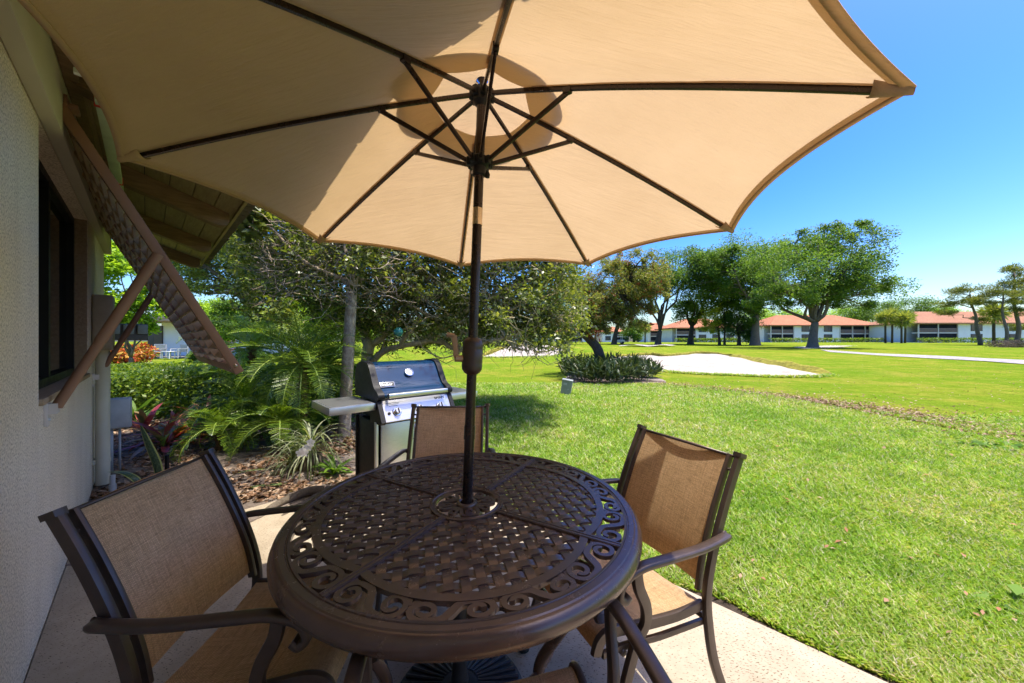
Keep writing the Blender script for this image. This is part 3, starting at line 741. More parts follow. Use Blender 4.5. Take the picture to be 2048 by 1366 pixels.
mb = MB(); mb.tube([(0, 0, 1.80), (0, 0, 1.865)], .0192, 24); mb.build('tilt_sleeve', M['ferrule'], um, angle=40)
mb = MB(); mb.lathe([(.0195, 1.225), (.030, 1.232), (.038, 1.245), (.0395, 1.262), (.0385, 1.268), (.0395, 1.272), (.0395, 1.318), (.038, 1.322), (.0395, 1.326), (.038, 1.345), (.033, 1.358), (.021, 1.366)], n=32); mb.build('crank_housing', M['crankcase'], um, angle=50)
mb = MB(); mb.tube([(-.035, -.012, 1.285), (-.062, -.022, 1.285)], .013, 12); mb.tube(bez([(-.058, -.020, 1.285), (-.060, -.022, 1.31), (-.064, -.022, 1.34), (-.069, -.022, 1.372)], 4), 1, 8, flat=(.006, .0105), upv=(0, 1, 0))
mb.tube([(-.068, -.022, 1.370), (-.096, -.026, 1.374)], .0085, 10); mb.build('crank_handle', M['crankarm'], um, angle=50)
mb = MB(); mb.lathe([(.019, ZH - .05), (.034, ZH - .035), (.036, ZH), (.03, ZH + .02), (.019, ZH + .03)], n=24)
for k in range(8):
    a_ = PH + k * PI / 4; mb.box((.038, 0, ZH - .008), (.022, .020, .034), Matrix.Rotation(a_, 4, 'Z'), .003)
mb.build('top_hub', M['black'], um, angle=40)
mb = MB(); mb.lathe([(.020, ZR_ - .055), (.026, ZR_ - .05), (.026, ZR_ - .02), (.036, ZR_ - .015), (.036, ZR_ + .015), (.022, ZR_ + .025)], n=24)
for k in range(8):
    a_ = PH + k * PI / 4; mb.box((.040, 0, ZR_), (.022, .018, .030), Matrix.Rotation(a_, 4, 'Z'), .003)
mb.lathe([(.0, -.014), (.009, -.012), (.010, 0), (.006, .01), (0, .012)], (.034, -.02, ZR_ - .055), 12)
mb.build('runner', M['black'], um, angle=40)
def ribz(r_): f = max(0, (r_ - .03) / (RU - .03)); return ZH - (ZH - ZTIP) * (.82 * f + .18 * f * f)
RSH = .365
for k in range(8):
    a_ = PH + k * PI / 4; c, s_ = math.cos(a_), math.sin(a_)
    P_ = [(r_ * c, r_ * s_, ribz(r_) - .008) for r_ in np.linspace(.035, RU - .035, 14)]
    mb = MB(); mb.tube(P_, 1, 8, flat=(.0085, .0065), upv=(0, 0, 1)); rb = mb.build('rib', M['pole'], um, angle=50)
    mb = MB(); mb.tube([(.045 * c, .045 * s_, ZR_), (RSH * c, RSH * s_, ribz(RSH) - .022)], 1, 8, flat=(.0085, .0062), upv=(0, 0, 1))
    q = Vector((RSH * c, RSH * s_, ribz(RSH) - .012)); mb.box((RSH, 0, ribz(RSH) - .016), (.028, .020, .020), Matrix.Rotation(a_, 4, 'Z'), .003)
    mb.build('strut', M['pole'], um, angle=50)
    mb = MB()
    def pk(u, v): # folded cloth pocket at the tip
        r_ = lerp(RU - .062, RU + .004, u); w_ = lerp(.030, .010, u) ; y = (v - .5) * 2 * w_
        return Vector((r_, y, ribz(r_) - .004 - .015 * (1 - (2 * v - 1) ** 2) * (1 - .45 * u)))
    m2, _ = sheet(pk, 4, 8, .002); mb.add(m2.v, m2.f, Matrix.Rotation(a_, 4, 'Z')); mb.build('tip_pocket', M['canvas'], um, True)
def rib_pt(k, u, lift=.002):
    a_ = PH + k * PI / 4; r_ = RU * u; return Vector((r_ * math.cos(a_), r_ * math.sin(a_), ribz(r_) + lift))
mb = MB(); NU, NW = 22, 20
for k in range(8):
    vs = []; fs = []
    for i in range(NU + 1):
        for j in range(NW + 1):
            w_ = j / NW; u0 = lerp(.17, 1.0, i / NU); e = 4 * w_ * (1 - w_)
            u = u0 - .046 * e * u0 ** 3
            p_ = rib_pt(k, u).lerp(rib_pt(k + 1, u), w_)
            p_.z += -.012 * e * math.sin(PI * min(1, u0)) + .0022 * mnoise.noise(Vector((p_.x * 9, p_.y * 9, k))) + .0030 * mnoise.noise(Vector((u0 * 2.2 + k, w_ * 17, k * 3))) * u0 + .0035 * e * math.sin(7 * u0 + k * 2) * (w_ - .5)
            # puckers beside each rib
            near = min(w_, 1 - w_); p_.z += .004 * math.exp(-near * 22) * math.sin(u0 * 26 + k) * u0
            vs.append(p_)
    for i in range(NU):
        for j in range(NW): a_ = i * (NW + 1) + j; fs.append((a_, a_ + 1, a_ + NW + 2, a_ + NW + 1))
    mb.add(vs, fs)
cn = mb.build('canopy', M['canvas'], um, True)
mb = MB()
for k in range(8):
    P_ = []
    for j in range(NW + 1):
        w_ = j / NW; e = 4 * w_ * (1 - w_); u = 1 - .046 * e; q = rib_pt(k, u, -.001).lerp(rib_pt(k + 1, u, -.001), w_); P_.append(q)
    mb.tube(P_, 1, 6, flat=(.0022, .009), upv=None, caps=True)
mb.build('hem', M['canvas'], cn, True)
mb = MB()
for k in range(8):
    vs = []; fs = []
    for j in range(NW + 1):
        w_ = j / NW; e = 4 * w_ * (1 - w_)
        for u in (1 - .046 * e - .002, 1 - .046 * e - .021): q = rib_pt(k, u, -.0025).lerp(rib_pt(k + 1, u, -.0025), w_); vs.append(q)
    fs = [(2 * j, 2 * j + 1, 2 * j + 3, 2 * j + 2) for j in range(NW)]; mb.add(vs, fs)
mb.build('turned_edge', M['canvas'], cn, True)
for k in range(8):
    a_ = PH + k * PI / 4; sv = Vector((-math.sin(a_), math.cos(a_), 0)); vs = []
    for u in np.linspace(.2, .985, 16): q = rib_pt(k, u, -.0015); vs += [q + sv * .0135, q - sv * .0135]
    mb = MB(); mb.add(vs, [(2 * j, 2 * j + 1, 2 * j + 3, 2 * j + 2) for j in range(15)]); mb.build('seam', M['canvas'], cn, True)
mb = MB(); nr, na = 8, 96; vs = []; fs = []
for j in range(na):
    a_ = PH + 2 * PI * j / na; kk = (j / na * 8) % 1; sc = .292 + .030 * (1 - (2 * kk - 1) ** 2) ** .6 * 1.0
    for i in range(nr + 1):
        r_ = lerp(.022, sc, i / nr); pl = math.cos(PI / 8) / math.cos((kk - .5) * PI / 4)
        vs.append((r_ * math.cos(a_), r_ * math.sin(a_), ZH + .062 - .40 * r_ + .004 * math.sin(8 * 2 * PI * j / na * 2 + r_ * 30) * (r_ / .3)))
for j in range(na):
    for i in range(nr): a_ = j * (nr + 1) + i; b_ = ((j + 1) % na) * (nr + 1) + i; fs.append((a_, b_, b_ + 1, a_ + 1))
mb.add(vs, fs); mb.build('vent_cap', M['canvas'], um, True)
mb = MB(); mb.lathe([(.0, ZH + .12), (.012, ZH + .11), (.016, ZH + .09), (.022, ZH + .06), (.0, ZH + .03)], n=16); mb.build('finial', M['pole'], um, True)

ub = thing('umbrella_base', 'dark round cast iron umbrella base with radiating ribs under the table', 'umbrella base', (Ub.x, Ub.y, 0))
mb = MB(); mb.lathe([(0, .0), (.245, .0), (.25, .008), (.245, .018), (.225, .024), (.14, .040), (.07, .058), (.05, .062), (0, .062)], n=64)
for k in range(40):
    a_ = 2 * PI * k / 40; mb.tube([(.07 * math.cos(a_), .07 * math.sin(a_), .058), (.15 * math.cos(a_), .15 * math.sin(a_), .041), (.232 * math.cos(a_), .232 * math.sin(a_), .026)], [.004, .006, .008], 6)
mb.build('weighted_disc', M['castiron'], ub, angle=50)
mb = MB(); mb.lathe([(.0195, .06), (.026, .06), (.034, .075), (.030, .10), (.026, .15), (.0262, .36), (.024, .37), (.0195, .37)], n=28); mb.tube([(.024, 0, .30), (.052, 0, .30)], .006, 8); mb.box((.058, 0, .30), (.012, .03, .03), None, .004)
mb.build('pole_socket', M['castiron'], ub, angle=50)

# ------------------------------------------------------------------ gas grill
GA = R(43)
gr = thing('gas_grill', 'black gas grill with glossy lid and steel side shelves at the patio edge', 'grill', (-1.352, 2.615, 0), GA); gr.scale = (1.07, 1.05, 1)
def text_mesh(name, s, size, m, parent, Mx, extr=.0008, sx=1.0, bold=0.0):
    cu = bpy.data.curves.new(name, 'FONT'); cu.body = s; cu.size = size; cu.extrude = extr; cu.align_x = 'CENTER'; cu.align_y = 'CENTER'; cu.offset = bold
    o = bpy.data.objects.new(name, cu); COL.objects.link(o); bpy.context.view_layer.update()
    me = bpy.data.meshes.new_from_object(o.evaluated_get(bpy.context.evaluated_depsgraph_get())); bpy.data.objects.remove(o); bpy.data.curves.remove(cu)
    me.transform(Mx @ Matrix.Diagonal((sx, 1, 1, 1))); me.name = name
    return link(name, me, m, parent)
def frame_m(o, xa, ya):
    xa = Vector(xa).normalized(); ya = Vector(ya).normalized(); za = xa.cross(ya); m_ = Matrix((xa, ya, za)).transposed().to_4x4(); m_.translation = Vector(o); return m_
X0_, X1_ = .33, .985
for (a_, b_) in ((0, X0_ - .003), (X1_ + .003, X1_ + .30)):
    mb = MB(); mb.box(((a_ + b_) / 2, .235, .824), (b_ - a_, .47, .058), None, .005); sh = mb.build('side_shelf', M['steel'], gr, angle=40)
    mb = MB(); mb.box(((a_ + b_) / 2, .235, .8545), (b_ - a_ - .03, .44, .003)); mb.build('shelf_insert', M['steel'], sh)
LP = [(.455, .865), (.470, 1.00), (.455, 1.085), (.415, 1.145), (.36, 1.172), (.27, 1.178), (.20, 1.165), (.165, 1.14), (.13, 1.085), (.085, 1.01), (.05, .965), (.0, .94), (-.03, .915), (-.03, .885), (.0, .868)]
Pm = Matrix(((0, 0, 1, 0), (1, 0, 0, 0), (0, 1, 0, 0), (0, 0, 0, 1)))    # (y,z) outline pushed along x
LIN = [(y if y > .40 else y + .010, z - .010) for y, z in LP[:11]] + [(.035, .935), (.005, .905), (.01, .868)]
LPs = [(q.x, q.y) for q in bez([(y, z, 0) for y, z in LP], 3)]; LINs = [(q.x, q.y) for q in bez([(y, z, 0) for y, z in LIN], 3)]
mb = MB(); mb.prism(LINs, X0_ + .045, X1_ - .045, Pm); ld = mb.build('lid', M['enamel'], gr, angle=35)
for a_ in (X0_, X1_ - .05):
    mb = MB(); mb.prism(LPs, a_, a_ + .05, Pm); mb.build('lid_end_cap', M['black'], gr, angle=35)
mb = MB(); mb.tube([(X0_ + .07, -.055, .905), (X1_ - .07, -.055, .905)], 1, 14, flat=(.020, .014), upv=(0, 0, 1))
for x in (X0_ + .085, X1_ - .085): mb.box((x, -.03, .905), (.02, .05, .02), None, .003)
mb.build('lid_handle', M['steel'], gr, angle=40)
# thermometer and badge on the slope of the lid
sl = Vector((0, .165 - .05, 1.14 - .965)).normalized(); nrm_ = Vector((0, -sl.z, sl.y))
def on_lid(x, f): return Vector((x, lerp(.06, .175, f), lerp(.955, 1.130, f)))
tc = on_lid(.655, .63) + nrm_ * .004; Tm = frame_m(tc, (1, 0, 0), sl)
mb = MB(); mb.lathe([(0, .012), (.026, .012), (.030, .016), (.036, .015), (.038, 0)], n=32, M=Tm); th = mb.build('thermometer', M['chrome'], gr, angle=40)
mb = MB(); mb.lathe([(0, .0128), (.025, .0126)], n=28, M=Tm); mb.build('dial', M['white_paint'], th)
mb = MB(); mb.box((0.003, .004, .0135), (.003, .034, .001), Tm @ Matrix.Rotation(.5, 4, 'Z')); mb.build('dial_needle', M['decal'], th)
bc = on_lid(X0_ + .115, .15) + nrm_ * .004; Bm = frame_m(bc, (1, 0, 0), sl)
mb = MB(); mb.box((0, 0, .002), (.118, .046, .006), Bm, .003); bd = mb.build('name_badge', M['badge'], gr, angle=40)
mb = MB(); mb.box((0, 0, .0056), (.108, .037, .0015), Bm); mb.build('badge_field', M['decal'], bd)
text_mesh('lettering', 'weber', .036, M['white_paint'], bd, Bm @ Matrix.Translation((-.006, 0, .0070)), .0006, 1.0, .0006)
# control panel
P0, P1 = Vector((0, .0, .862)), Vector((0, -.085, .705)); ps = (P0 - P1).normalized(); pn = Vector((0, -ps.z, ps.y))
def on_panel(x, f): q = P1.lerp(P0, f); return Vector((x, q.y, q.z))
mb = MB(); mb.prism([(P0.y, P0.z), (P1.y, P1.z), (P1.y + .02, P1.z - .012), (.10, .70), (.10, .862)], X0_ + .035, X1_ - .035, Pm); cp = mb.build('control_panel', M['steel'], gr, angle=30)
for a_ in (X0_ - .001, X1_ - .034):
    mb = MB(); mb.prism([(.13, .864), (P0.y - .008, P0.z + .004), (P1.y - .014, P1.z), (P1.y + .01, P1.z - .022), (.13, .68)], a_, a_ + .035, Pm); mb.build('panel_end', M['black'], gr, angle=30)
for i, x in enumerate((.47, .66, .85)):
    Km = frame_m(on_panel(x, .42) + pn * .001, (1, 0, 0), ps)
    mb = MB(); mb.lathe([(0, .006), (.034, .006), (.038, .0)], n=28, M=Km); kb = mb.build('burner_knob', M['chrome'], gr, angle=40)
    mb = MB(); mb.lathe([(.024, .005), (.024, .03), (.021, .034), (0, .034)], n=24, M=Km); mb.build('knob_grip', M['steel'], kb, angle=40)
    mb = MB(); mb.box((0, 0, .036), (.009, .042, .008), Km, .002); mb.build('knob_pointer', M['black'], kb, angle=40)
Km = frame_m(on_panel(.405, .38), (1, 0, 0), ps); mb = MB(); mb.lathe([(.0, .010), (.010, .009), (.013, 0)], n=18, M=Km); mb.build('igniter_button', M['black'], gr, True)
text_mesh('panel_lettering', 'SPIRIT', .030, M['decal'], gr, frame_m(on_panel(.865, .84) + pn * .0008, (1, 0, 0), ps), .0005, 1.25, .0008)
mb = MB()
for k in range(5): mb.box((.43 + .012 * (k % 2), 0, 0), (.0, 0, 0)) if False else None
for k in range(3):
    q = on_panel(.45, .86 - .07 * k) + pn * .0006; mb.box((0, 0, 0), (.11 - .02 * k, .0035, .0006), frame_m(q, (1, 0, 0), ps))
mb.build('panel_markings', M['decal'], gr)
# cabinet
mb = MB()
for a_ in (X0_ + .005, X1_ - .02): mb.box((a_ + .0075, .215, .385), (.015, .42, .60), None, .002)
mb.box(((X0_ + X1_) / 2, .42, .385), (X1_ - X0_ - .045, .012, .58)); mb.box(((X0_ + X1_) / 2, .215, .088), (X1_ - X0_ - .045, .40, .02)); mb.box(((X0_ + X1_) / 2, .225, .775), (X1_ - X0_ - .1, .38, .16))
mb.build('cabinet', M['black'], gr, angle=40)
for a_ in (X0_ + .002, X1_ - .002):
    for y in (.012, .418): mb = MB(); mb.box((a_, y, .38), (.024, .024, .63), None, .003); mb.build('corner_post', M['steel'] if y < .1 else M['black'], gr, angle=40)
xm = (X0_ + X1_) / 2
for a_, b_ in ((X0_ + .028, xm - .002), (xm + .002, X1_ - .028)):
    mb = MB(); mb.box(((a_ + b_) / 2, -.004, .385), (b_ - a_, .02, .575), None, .004); dr = mb.build('cabinet_door', M['steel'], gr, angle=40)
    hx = b_ - .03 if a_ < xm - .1 else a_ + .03
    mb = MB(); mb.tube([(hx, -.030, .50), (hx, -.034, .58), (hx, -.030, .66)], .006, 8); mb.tube([(hx, -.01, .51), (hx, -.030, .51)], .005, 6); mb.tube([(hx, -.01, .65), (hx, -.030, .65)], .005, 6); mb.build('door_handle', M['chrome'], dr, True)
for x in (X0_ + .02, X1_ - .02):
    for y in (.03, .40):
        mb = MB(); mb.lathe([(0, -.012), (.022, -.012), (.027, -.006), (.027, .006), (.022, .012), (0, .012)], n=20, M=Matrix.Translation((x, y, .028)) @ Matrix.Rotation(R(90), 4, 'Y')); mb.box((x, y, .060), (.02, .03, .03)); mb.build('caster', M['rubber'], gr, angle=40)
# ------------------------------------------------------------------ the house on the left
HB = W(-.34, 3, 0)
hs_ = thing('house', 'cream stucco house wall on the left with brown eaves and window', 'house', HB, TH)
HM = Matrix.Translation((.34, -3, 0))             # from (s,t,z) to the house's own frame
WF, TW = -.34, .28                                 # wall face, thickness
T0, T1, TEND = 2.66, 4.60, 6.22
ZS, ZB, ZTOP = 1.085, 2.36, 3.0
def wallbox(mb, t0, t1, z0, z1, s0=WF - TW, s1=WF): mb.box(((s0 + s1) / 2, (t0 + t1) / 2, (z0 + z1) / 2), (s1 - s0, t1 - t0, z1 - z0), HM)
mb = MB(); wallbox(mb, -4, T0, -.1, ZTOP); wallbox(mb, T1, TEND, -.1, ZTOP); wallbox(mb, T0, T1, -.1, ZS - .03); wallbox(mb, T0, T1, ZB, ZTOP)
mb.box((-3.4, TEND - .14, 1.45), (5.55, .28, 3.1), HM)
mb.build('wall', M['stucco'], hs_)
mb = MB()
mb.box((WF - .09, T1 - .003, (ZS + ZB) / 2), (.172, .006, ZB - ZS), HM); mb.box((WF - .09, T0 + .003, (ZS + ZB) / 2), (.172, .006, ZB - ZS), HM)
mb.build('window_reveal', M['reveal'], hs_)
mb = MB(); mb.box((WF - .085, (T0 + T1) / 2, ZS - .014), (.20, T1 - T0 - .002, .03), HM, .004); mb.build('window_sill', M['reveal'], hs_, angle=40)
# header beam along the top of the wall, a little proud
mb = MB(); mb.box((WF + .03, (TEND - 4) / 2, (ZB + 2.79) / 2), (.055, TEND + 4 + .02, 2.79 - ZB), HM, .004); mb.build('header_beam', M['beam'], hs_, angle=40)
mb = MB(); mb.box((WF + .085, (TEND - 4) / 2, 2.695), (.05, TEND + 4, .13), HM, .004); mb.build('ledger_board', M['rafter'], hs_, angle=40)
# window
wi = MB(); gs = WF - .10
for t in (T0 + .03, T1 - .03): wi.box((gs, t, (ZS + ZB) / 2), (.06, .048, ZB - ZS - .004), HM)
wi.box((gs, (T0 + T1) / 2, ZS + .026), (.06, T1 - T0 - .11, .05), HM); wi.box((gs, (T0 + T1) / 2, ZB - .028), (.06, T1 - T0 - .11, .05), HM)
wi.box((gs + .008, 3.50, (ZS + ZB) / 2), (.05, .055, ZB - ZS - .1), HM); wi.box((gs + .002, 3.0, (ZS + ZB) / 2), (.045, .03, ZB - ZS - .1), HM)
wn = wi.build('window', M['black'], hs_)
mb = MB(); mb.box((gs - .01, (T0 + T1) / 2, (ZS + ZB) / 2), (.008, T1 - T0 - .1, ZB - ZS - .1), HM); mb.build('pane', M['glass'], wn)
# roof: sloping boards on rafters
SL = .333
SE, TEAVE = .555, 7.05
def zso(s): return 2.80 - SL * (s - WF)
mb = MB()
bw = .142; nb_ = int((SE + 2.6) / bw)
for k in range(nb_):
    s1 = SE - k * bw; s0 = s1 - bw + .006
    vs = []
    for t in (-4, TEAVE):
        vs += [(s0, t, zso(s0)), (s1, t, zso(s1)), (s1, t, zso(s1) + .02), (s0, t, zso(s0) + .02)]
    mb.add(vs, [(0, 1, 5, 4), (1, 2, 6, 5), (2, 3, 7, 6), (3, 0, 4, 7), (0, 3, 2, 1), (4, 5, 6, 7)], HM)
mb.build('soffit_boards', M['soffit'], hs_)
mb = MB()
sr_ = -5.6
vs = []
for t in (-4, TEAVE + .04):
    vs += [(sr_, t, zso(sr_) + .024), (SE + .035, t, zso(SE + .035) + .024), (SE + .035, t, zso(SE + .035) + .050), (sr_, t, zso(sr_) + .055)]
mb.add(vs, [(0, 1, 5, 4), (1, 2, 6, 5), (2, 3, 7, 6), (3, 0, 4, 7), (0, 3, 2, 1), (4, 5, 6, 7)], HM)
rs_ = random.Random(4)
for k in range(75):                                 # butt ends of the shingles along the eave
    t = -4 + k * .148
    for lay in range(2): mb.box((SE + .045 + .012 * lay + rs_.uniform(-.006, .006), t + rs_.uniform(0, .02) + .074 * lay, zso(SE + .05) + .040 + .016 * lay), (.10, .138, .010), HM)
mb.build('roof', M['shingle'], hs_)
mb = MB(); mb.box((SE + .008, (TEAVE - 4) / 2, zso(SE) - .002), (.022, TEAVE + 4, .05), HM); mb.box(((SE - 2.4) / 2, TEAVE - .01, 0), (0, 0, 0), HM) if False else None
mb.build('fascia', M['soffit'], hs_)
vs = []
mb = MB()
for t in (TEAVE - .03, TEAVE + .012):
    vs += [(-2.4, t, zso(-2.4) - .10), (SE, t, zso(SE) - .06), (SE, t, zso(SE) + .022), (-2.4, t, zso(-2.4) + .022)]
mb.add(vs, [(0, 1, 5, 4), (1, 2, 6, 5), (2, 3, 7, 6), (3, 0, 4, 7), (0, 3, 2, 1), (4, 5, 6, 7)], HM); mb.build('rake_board', M['soffit'], hs_)
for t in (-1.15, .17, 1.49, 2.28, 2.81, 4.13, 5.45, 6.68):
    o2 = [(-1.6, .0), (SE - .03, .0), (SE - .03, -.075), (SE - .05, -.11), (SE - .085, -.135), (SE - .13, -.145), (-1.6, -.145)]
    vs = [(s, tt, zso(s) + dz - .002) for tt in (t - .05, t + .05) for s, dz in o2]; n = len(o2)
    mb = MB(); mb.add(vs, [tuple(range(n)), tuple(range(2 * n - 1, n - 1, -1))] + [(i, (i + 1) % n, n + (i + 1) % n, n + i) for i in range(n)], HM)
    mb.build('rafter', M['rafter'], hs_, angle=40)
# bahama shutter hung from the header beam
h0, h1 = Vector((-.295, 0, 2.50)), Vector((.408, 0, 1.154))
ta, tb_ = 2.76, 5.06
sd_ = (h1 - h0).normalized(); sn_ = Vector((sd_.z, 0, -sd_.x)); ln = (h1 - h0).length
if sn_.x < 0: sn_ = -sn_
SM = Matrix((( 0, sd_.x, sn_.x, h0.x), (1, 0, 0, 0), (0, sd_.z, sn_.z, h0.z), (0, 0, 0, 1)))   # (t, down the shutter, out)
SMH = HM @ SM
fr = MB()
for t in (ta + .03, tb_ - .03, (ta + tb_) / 2): fr.box((t, ln / 2, 0), (.06 if abs(t - (ta + tb_) / 2) > .1 else .05, ln, .045), SMH, .003)
for y in (.03, ln - .035): fr.box(((ta + tb_) / 2, y, 0), (tb_ - ta - .125, .07 if y > .1 else .06, .040), SMH, .003)
shu = fr.build('bahama_shutter', M['shutter'], hs_, angle=40)
lv = MB(); nl = 21
for k in range(nl):
    y = .085 + (ln - .19) * (k + .5) / nl
    for (a_, b_) in ((ta + .062, (ta + tb_) / 2 - .027), ((ta + tb_) / 2 + .027, tb_ - .062)):
        Mx = SMH @ Matrix.Translation(((a_ + b_) / 2, y, 0)) @ Matrix.Rotation(R(-62), 4, 'X'); lv.box((0, 0, 0), (b_ - a_, .068, .007), Mx, .002)
for t in (ta + .40, ta + .77, tb_ - .40, tb_ - .77): lv.box((t, ln / 2, -.012), (.016, ln - .15, .040), SMH)
lv.build('louvres', M['louvre'], shu, angle=40)
bt = MB()
for t in (ta + .03, tb_ - .03):
    bt.lathe([(0, .004), (.008, .003), (.011, 0)], n=12, M=SMH @ Matrix.Translation((t, ln - .04, -.024)) @ Matrix.Rotation(PI, 4, 'X'))
    for sx in (-1, 1): bt.lathe([(0, .004), (.008, .003), (.011, 0)], n=12, M=SMH @ Matrix.Translation((t - .031, ln - .05, 0)) @ Matrix.Rotation(R(-90), 4, 'Y'))
bt.build('bolt', M['ferrule'], shu, True)
for t, tf in ((ta + .0, 2.80), (tb_ - .10, 4.98)):
    a_ = Vector((WF + .035, tf, 1.03)); b_ = Vector((.045, t - .012, 1.83))
    mb = MB(); mb.tube([a_, a_.lerp(b_, .5), b_], .0205, 16, M=HM); mid_ = a_.lerp(b_, .42)
    mb.tube([a_.lerp(b_, .40), b_], .0235, 16, M=HM); mb.build('strut', M['shutter'], hs_, angle=40)
    mb = MB(); mb.box((WF + .006, tf, 1.0), (.012, .062, .115), HM, .002); mb.box((WF + .024, tf - .022, 1.025), (.036, .006, .05), HM); mb.box((WF + .024, tf + .026, 1.025), (.036, .006, .05), HM)
    br = mb.build('strut_bracket', M['trimfar'], hs_, angle=40)
    mb = MB(); mb.lathe([(0, .007), (.007, .006), (.009, 0)], n=10, M=HM @ Matrix.Translation((WF + .0115, tf, .972)) @ Matrix.Rotation(R(90), 4, 'Y')); mb.build('screw', M['conduit'], br, True)
mb = MB()
for t in (ta + .06, (ta + tb_) / 2, tb_ - .06): mb.box((WF + .075, t, 2.515), (.06, .09, .02), HM, .003)
mb.box((WF + .066, (ta + tb_) / 2, 2.532), (.012, tb_ - ta, .045), HM); mb.build('shutter_hinge', M['shutter'], hs_, angle=40)

# things fixed to the wall's far corner
Cb = W(-.34, 5.3)
def wall_thing(name, label, cat, s, t, z=0): return thing(name, label, cat, W(s, t, z), TH)
eb = wall_thing('electrical_box', 'tall tan painted electrical box on the wall above the pipe', 'electrical box', -.34, 5.0, 1.28)
mb = MB(); mb.box((.066, 0, .24), (.125, .30, .50), None, .006); mb.build('enclosure', M['boxpaint'], eb, angle=40)
mb = MB(); mb.box((.066, -.155, .24), (.105, .012, .45), None, .003); mb.box((.066, -.165, .10), (.02, .012, .03)); mb.build('cover', M['boxpaint'], eb, angle=40)
pp = wall_thing('conduit_pipe', 'cream pipe running down the house corner from the tan box', 'pipe', -.34, 5.0, 0)
mb = MB(); mb.tube([(.060, 0, .03), (.060, 0, 1.27)], .047, 20); mb.build('pipe', M['beam'], pp, angle=40)
for z in (.25, .98): mb = MB(); mb.lathe([(.0475, -.018), (.051, -.018), (.051, .018), (.0475, .018)], (.060, 0, z), 24); mb.box((.008, 0, z), (.02, .13, .034)); mb.build('clamp', M['beam'], pp, angle=40)
ju = wall_thing('utility_box', 'small rounded grey plastic utility box low beside the cream pipe', 'utility box', -.34, 5.42, .62)
mb = MB(); mb.box((.12, 0, .0), (.22, .16, .30), None, .03); mb.box((.12, -.02, 0), (.235, .05, .315), None, .02); mb.build('housing', M['conduit'], ju, angle=50)
mb = MB(); mb.tube([(.09, 0, -.14), (.09, 0, -.60)], .018, 10); mb.tube([(.15, .02, -.14), (.15, .02, -.60)], .010, 8); mb.build('riser', M['conduit'], ju, True)
gp_ = wall_thing('ground_pipe', 'thin grey plastic pipe stub rising from the bed at the wall foot', 'pipe', -.20, 4.55, -.02)
mb = MB(); mb.tube([(0, 0, 0), (0, 0, .20), (.0, 0, .23)], .017, 12); mb.lathe([(.018, .10), (.023, .10), (.023, .15), (.018, .15)], n=14); mb.build('stub', M['conduit'], gp_, angle=40)
mt = wall_thing('meter_boxes', 'dark grouped meter boxes past the house corner, behind the thin strut', 'meter box', -.34, 6.1, 1.36)
mb = MB(); mb.box((.19, 0, .10), (.33, .14, .19), None, .008); mb.build('meter_trough', M['meter'], mt, angle=40)
for x in (.09, .20, .31):
    mb = MB(); mb.box((x, -.085, .13), (.085, .04, .11), None, .01); mb.build('meter', M['boxgrey'], mt, angle=40)
mb = MB(); mb.box((.03, 0, .10), (.08, .10, .10)); mb.build('wall_mount', M['meter'], mt)
ba = wall_thing('hanging_batten', 'pale green painted batten slung under the brown rafters with red strap', 'batten', -.145, 2.56, 2.485)
mb = MB(); mb.box((0, .73, .02), (.050, 1.46, .045), None, .003); mb.build('board', M['batten'], ba, angle=40)
mb = MB()
for y in (.05, 1.24):
    mb = MB(); mb.box((0, y, .02), (.058, .016, .054)); mb.box((.0, y, .10), (.012, .03 if y < .5 else .01, .13)); mb.build('strap', M['red'], ba)
sl_ = wall_thing('eave_sensor', 'small white sensor bracket under the dark eave above the shutter', 'sensor', -.20, 2.38, 2.50)
mb = MB(); mb.box((0, 0, .0), (.03, .025, .022), None, .003); mb.box((.018, .018, -.006), (.012, .026, .012), None, .002); mb.tube([(0, 0, .01), (0, 0, .09)], .005, 8); mb.build('housing', M['white_paint'], sl_, angle=40)

